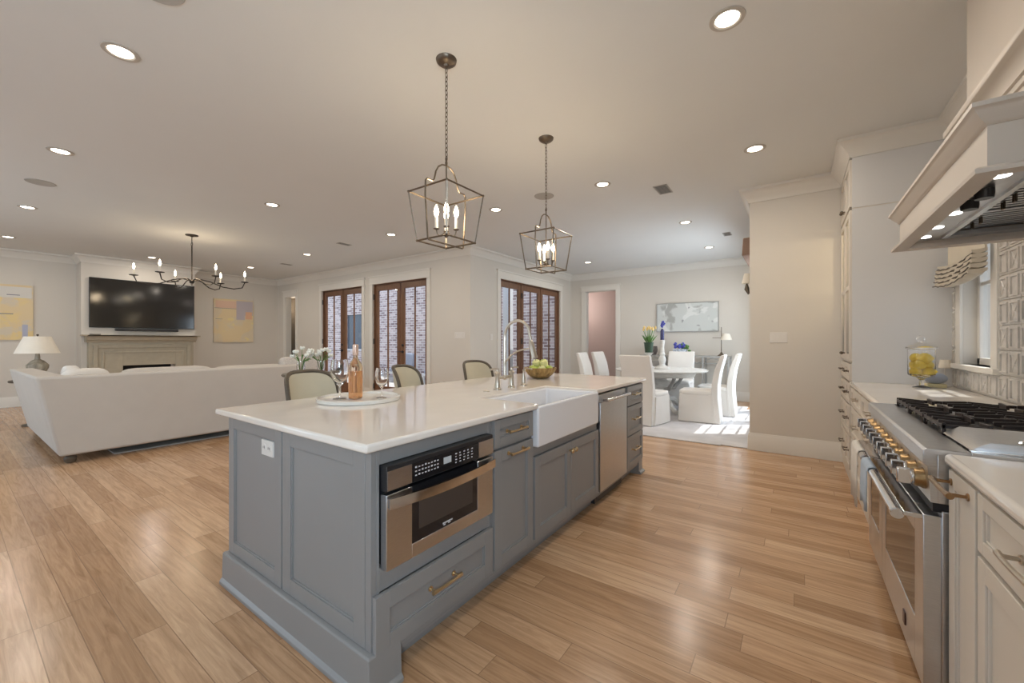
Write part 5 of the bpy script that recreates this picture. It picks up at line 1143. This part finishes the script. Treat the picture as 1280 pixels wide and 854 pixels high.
# bullnose top
g = G().prism([(0.341, 0.870), (0.341, 0.912), (0.349, 0.920), (0.45, 0.920), (0.45, 0.900), (0.375, 0.900), (0.375, 0.862), (0.349, 0.862)], 'y', RY0, RY1); R('front_rail', g, STEEL, bevel=0.002)
R('control_panel', G().prism([(0.376, 0.745), (0.360, 0.745), (0.352, 0.862), (0.376, 0.862)], 'y', RY0+0.002, RY1-0.002), STEEL)
R('cooktop_pan', G().box(0.45, 0.995, RY0, RY1, 0.895, 0.908).box(0.45, 1.0, RY0, RY0+0.012, 0.90, 0.922).box(0.45, 1.0, RY1-0.012, RY1, 0.90, 0.922).box(0.965, 1.01, RY0, RY1, 0.90, 0.965), STEEL, bevel=0.002)
# griddle cover
g = G().prism([(0.455, 0.922), (0.50, 0.952), (0.955, 0.952), (0.96, 0.922)], 'y', 1.90, 2.20); gc = R('griddle_cover', g, STEEL, bevel=0.003)
R('finger_tab', G().tube([(0.56, 1.905, 0.955), (0.575, 1.905, 0.966), (0.61, 1.905, 0.966), (0.625, 1.905, 0.955)], 0.005, 6), POLISH, gc)
R('griddle_trough', G().box(0.452, 0.96, 1.876, 1.898, 0.908, 0.926), POLISH)
# grates: three bays, each a front and a rear grate over its burner
zg0, zg1 = 0.925, 0.958
for k in range(3):
    a = 2.215+k*0.287; b = a+0.279
    for (x0, x1) in ((0.458, 0.708), (0.714, 0.960)):
        g = G(); w = 0.011; cx_, cy_ = (x0+x1)/2, (a+b)/2
        g.box(x0, x1, a, a+w, zg0+0.012, zg1-0.006).box(x0, x1, b-w, b, zg0+0.012, zg1-0.006).box(x0, x0+w, a, b, zg0+0.012, zg1-0.006).box(x1-w, x1, a, b, zg0+0.012, zg1-0.006)
        for fx in (x0+w, x1-w):
            sg = 1 if fx < cx_ else -1
            for yy in (a+0.055, cy_, b-0.055): g.prism([(fx-sg*0.011, zg0+0.002), (fx-sg*0.011, zg1+0.006), (fx+sg*0.072, zg1), (fx+sg*0.072, zg1-0.016), (fx, zg1-0.024)], 'y', yy-0.0055, yy+0.0055)
        for fy in (a+w, b-w):
            sg = 1 if fy < cy_ else -1; g.prism([(fy-sg*0.011, zg0+0.012), (fy-sg*0.011, zg1+0.004), (fy+sg*0.085, zg1), (fy+sg*0.085, zg1-0.02)], 'x', cx_-0.0055, cx_+0.0055)
        for (px, py) in ((x0, a), (x1-w, a), (x0, b-w), (x1-w, b-w)): g.box(px, px+w, py, py+w, zg0-0.016, zg1)
        R('grate', g, IRON, bevel=0.0015)
        R('burner_cap', G().lathe([(0.0, 0.908), (0.050, 0.908), (0.052, 0.922), (0.036, 0.926), (0.034, 0.934), (0.0, 0.936)], (cx_, cy_, 0), 24, False), IRON)
# knobs
for k in range(11):
    y = 1.930+k*0.1095; z = 0.806
    r_b = 0.031 if k in (0, 1, 6, 7) else 0.028
    kn = R('knob_bezel', G().tube([(0.358, y, z), (0.352, y, z), (0.344, y, z), (0.336, y, z), (0.330, y, z)], [r_b+0.004, r_b+0.004, r_b, r_b, r_b-0.003], 24), GOLDB)
    g = G().tube([(0.331, y, z), (0.322, y, z)], r_b-0.007, 20); g.box(0.288, 0.324, y-0.0095, y+0.0095, z-0.026, z+0.026); R('knob', g, POLISH, kn, bevel=0.0025)
# doors
XD0, XD1 = 0.343, 0.386
for (a, b, wa, wb) in ((1.870, 2.640, 1.985, 2.560), (2.650, 3.082, 2.730, 3.005)):
    z0, z1 = 0.125, 0.700; w0, w1 = 0.300, 0.605
    g = G().box(XD0, XD1, a, wa, z0, z1).box(XD0, XD1, wb, b, z0, z1).box(XD0, XD1, wa, wb, z0, w0).box(XD0, XD1, wa, wb, w1, z1)
    d = R('oven_door', g, STEEL, bevel=0.002)
    R('oven_window', G().box(XD0+0.002, XD0+0.010, wa-0.002, wb+0.002, w0-0.002, w1+0.002), BLKGLASS, d)
    R('door_ledge', G().box(0.296, XD0+0.001, a+0.004, b-0.004, 0.682, 0.698), POLISH, d, bevel=0.002)
    R('handle', G().tube([(0.283, a+0.012, 0.682), (0.283, b-0.012, 0.682)], 0.0165, 16).tube([(0.283, a+0.02, 0.682), (0.283, a+0.038, 0.682)], 0.019, 16).tube([(0.283, b-0.038, 0.682), (0.283, b-0.02, 0.682)], 0.019, 16), POLISH, d)
R('badge', G().box(XD0-0.004, XD0+0.001, 2.125, 2.160, 0.185, 0.232), mat('dark_badge', (0.05, 0.02, 0.02), 0.3), root, bevel=0.001)
# towel on far handle
def towel(lb, ya, yb, zb, m):
    root = thing('dish_towel', lb, 'towel', (0.28, (ya+yb)/2, zb))
    vs = []; N = 10; path = [(0.2640, zb), (0.2635, 0.55), (0.2625, 0.68), (0.268, 0.6975), (0.283, 0.7025), (0.294, 0.7005)]
    for i in range(N+1):
        y = ya+(yb-ya)*i/N; rp = 0.003*math.sin(i*1.9)
        for (x, z) in path: vs.append((x-(0.003 if z < 0.68 else 0)+rp*(1 if z < 0.6 else 0), y, z-(0.012*math.sin(i*0.8) if z == zb else 0)))
    m_ = len(path); fs = [(i*m_+j, i*m_+j+1, (i+1)*m_+j+1, (i+1)*m_+j) for i in range(N) for j in range(m_-1)]
    o = obj('cloth', G().add(vs, fs), m, root, ang=80); sd = o.modifiers.new('thick', 'SOLIDIFY'); sd.thickness = 0.003; sd.offset = 0
towel('pale blue dish towel hanging over the far end of the long oven handle', 2.42, 2.62, 0.50, TOWEL)
towel('white dish towel hanging over the short far oven handle', 2.77, 3.04, 0.40, vary(mat('white_towel', (0.68, 0.65, 0.60), 0.95), 14, 0.05, bump=0.3, bscale=250))

# ------------------------------------------------------------------ hood
root = thing('range_hood', 'large painted range hood with stepped mouldings above the range', 'range hood', (0.75, 2.48, 1.8))
hx0, hy0, hy1 = 0.478, 1.845, 3.115; HX = XR-0.020
def crown3(g, prof, x, ya, yb):     # moulding around front and two ends; prof (out, z), outward from the box
    path = [(HX, ya), (x, ya), (x, yb), (HX, yb)]
    g.sweep([(o, z) for o, z in prof], path)     # left of travel = outward? handled by sign
g = G()
g.box(hx0, hx0+0.02, hy0+0.02, hy1-0.02, 1.795, 1.965).box(hx0, HX, hy0, hy0+0.02, 1.795, 1.965).box(hx0, HX, hy1-0.02, hy1, 1.795, 1.965).box(hx0, HX, hy0, hy1, 1.965, 1.985)
obj('lower_box', g, HOODP, root)
g = G(); crown3(g, [(0.0, 1.780), (0.032, 1.780), (0.034, 1.792), (0.026, 1.800), (0.0, 1.806), (-0.03, 1.80), (-0.03, 1.782)], hx0, hy0, hy1); 
obj('bottom_ledge', G().add([(x, y, z) for x, y, z in g.v], g.f), HOODP, root)
g = G(); crown3(g, [(0.0, 1.930), (0.006, 1.932), (0.010, 1.942), (0.018, 1.950), (0.032, 1.968), (0.036, 1.976), (0.042, 1.980), (0.042, 1.994), (-0.05, 1.994), (-0.05, 1.985)], hx0, hy0, hy1); obj('crown_moulding', g, HOODP, root, ang=50)
obj('upper_box', G().box(0.74, HX, 1.90, 3.13, 1.985, 2.41), HOODP, root)
g = G(); crown3(g, [(0.0, 2.29), (0.010, 2.292), (0.014, 2.312), (0.024, 2.316), (0.030, 2.345), (0.055, 2.380), (0.070, 2.390), (0.074, 2.395), (0.074, 2.422), (-0.04, 2.422), (-0.04, 2.41)], 0.74, 1.90, 3.13); obj('upper_moulding', g, HOODP, root, ang=50)
obj('chimney', G().box(0.705, HX, 1.93, 2.985, 2.42, H-0.001), HOODP, root)
# steel liner
li = obj('liner', G().box(hx0+0.02, 0.62, hy0+0.02, hy1-0.02, 1.818, 1.838).box(0.62, HX-0.02, hy0+0.02, hy0+0.10, 1.818, 1.838).box(0.62, HX-0.02, hy1-0.10, hy1-0.02, 1.818, 1.838).box(0.62, 0.64, hy0+0.1, hy1-0.1, 1.806, 1.83), STEEL, root)
for k in range(3):
    a = hy0+0.10+k*0.357; b = a+0.353; g = G()
    for i in range(8): y = a+0.016+i*0.041; g.box(0.64, HX-0.03, y, y+0.020, 1.846, 1.849)
    g.box(0.64, HX-0.02, a, a+0.012, 1.842, 1.849).box(0.64, HX-0.02, b-0.012, b, 1.842, 1.849); fi = obj('baffle_filter', g, STEEL, root)
    for yy in (a+0.12, a+0.23): obj('pull_ring', G().tube([(0.70, yy-0.012, 1.846), (0.70, yy-0.012, 1.818), (0.70, yy+0.012, 1.818), (0.70, yy+0.012, 1.846)], 0.0035, 6), BRONZE, fi)
obj('filter_tray', G().box(0.63, HX-0.02, hy0+0.08, hy1-0.08, 1.8495, 1.856), DARKGAP, root)  # black sheet standing in for the shade between the baffle bars
for y in (2.02, 2.50, 2.76, 2.98):
    lp = obj('hood_lamp', G().lathe([(0.0, 1.8145), (0.020, 1.8145), (0.023, 1.8165), (0.023, 1.818)], (0.555, y, 0), 24, False), mat('hood_lamp_glow', (1, 1, 1), 0.3, emit=(1, 0.95, 0.88), es=5), root)
for y in (2.17, 2.32): obj('control_knob', G().lathe([(0.0, 1.785), (0.024, 1.785), (0.026, 1.80), (0.026, 1.818)], (0.555, y, 0), 20, False), BLKPLAS, root)
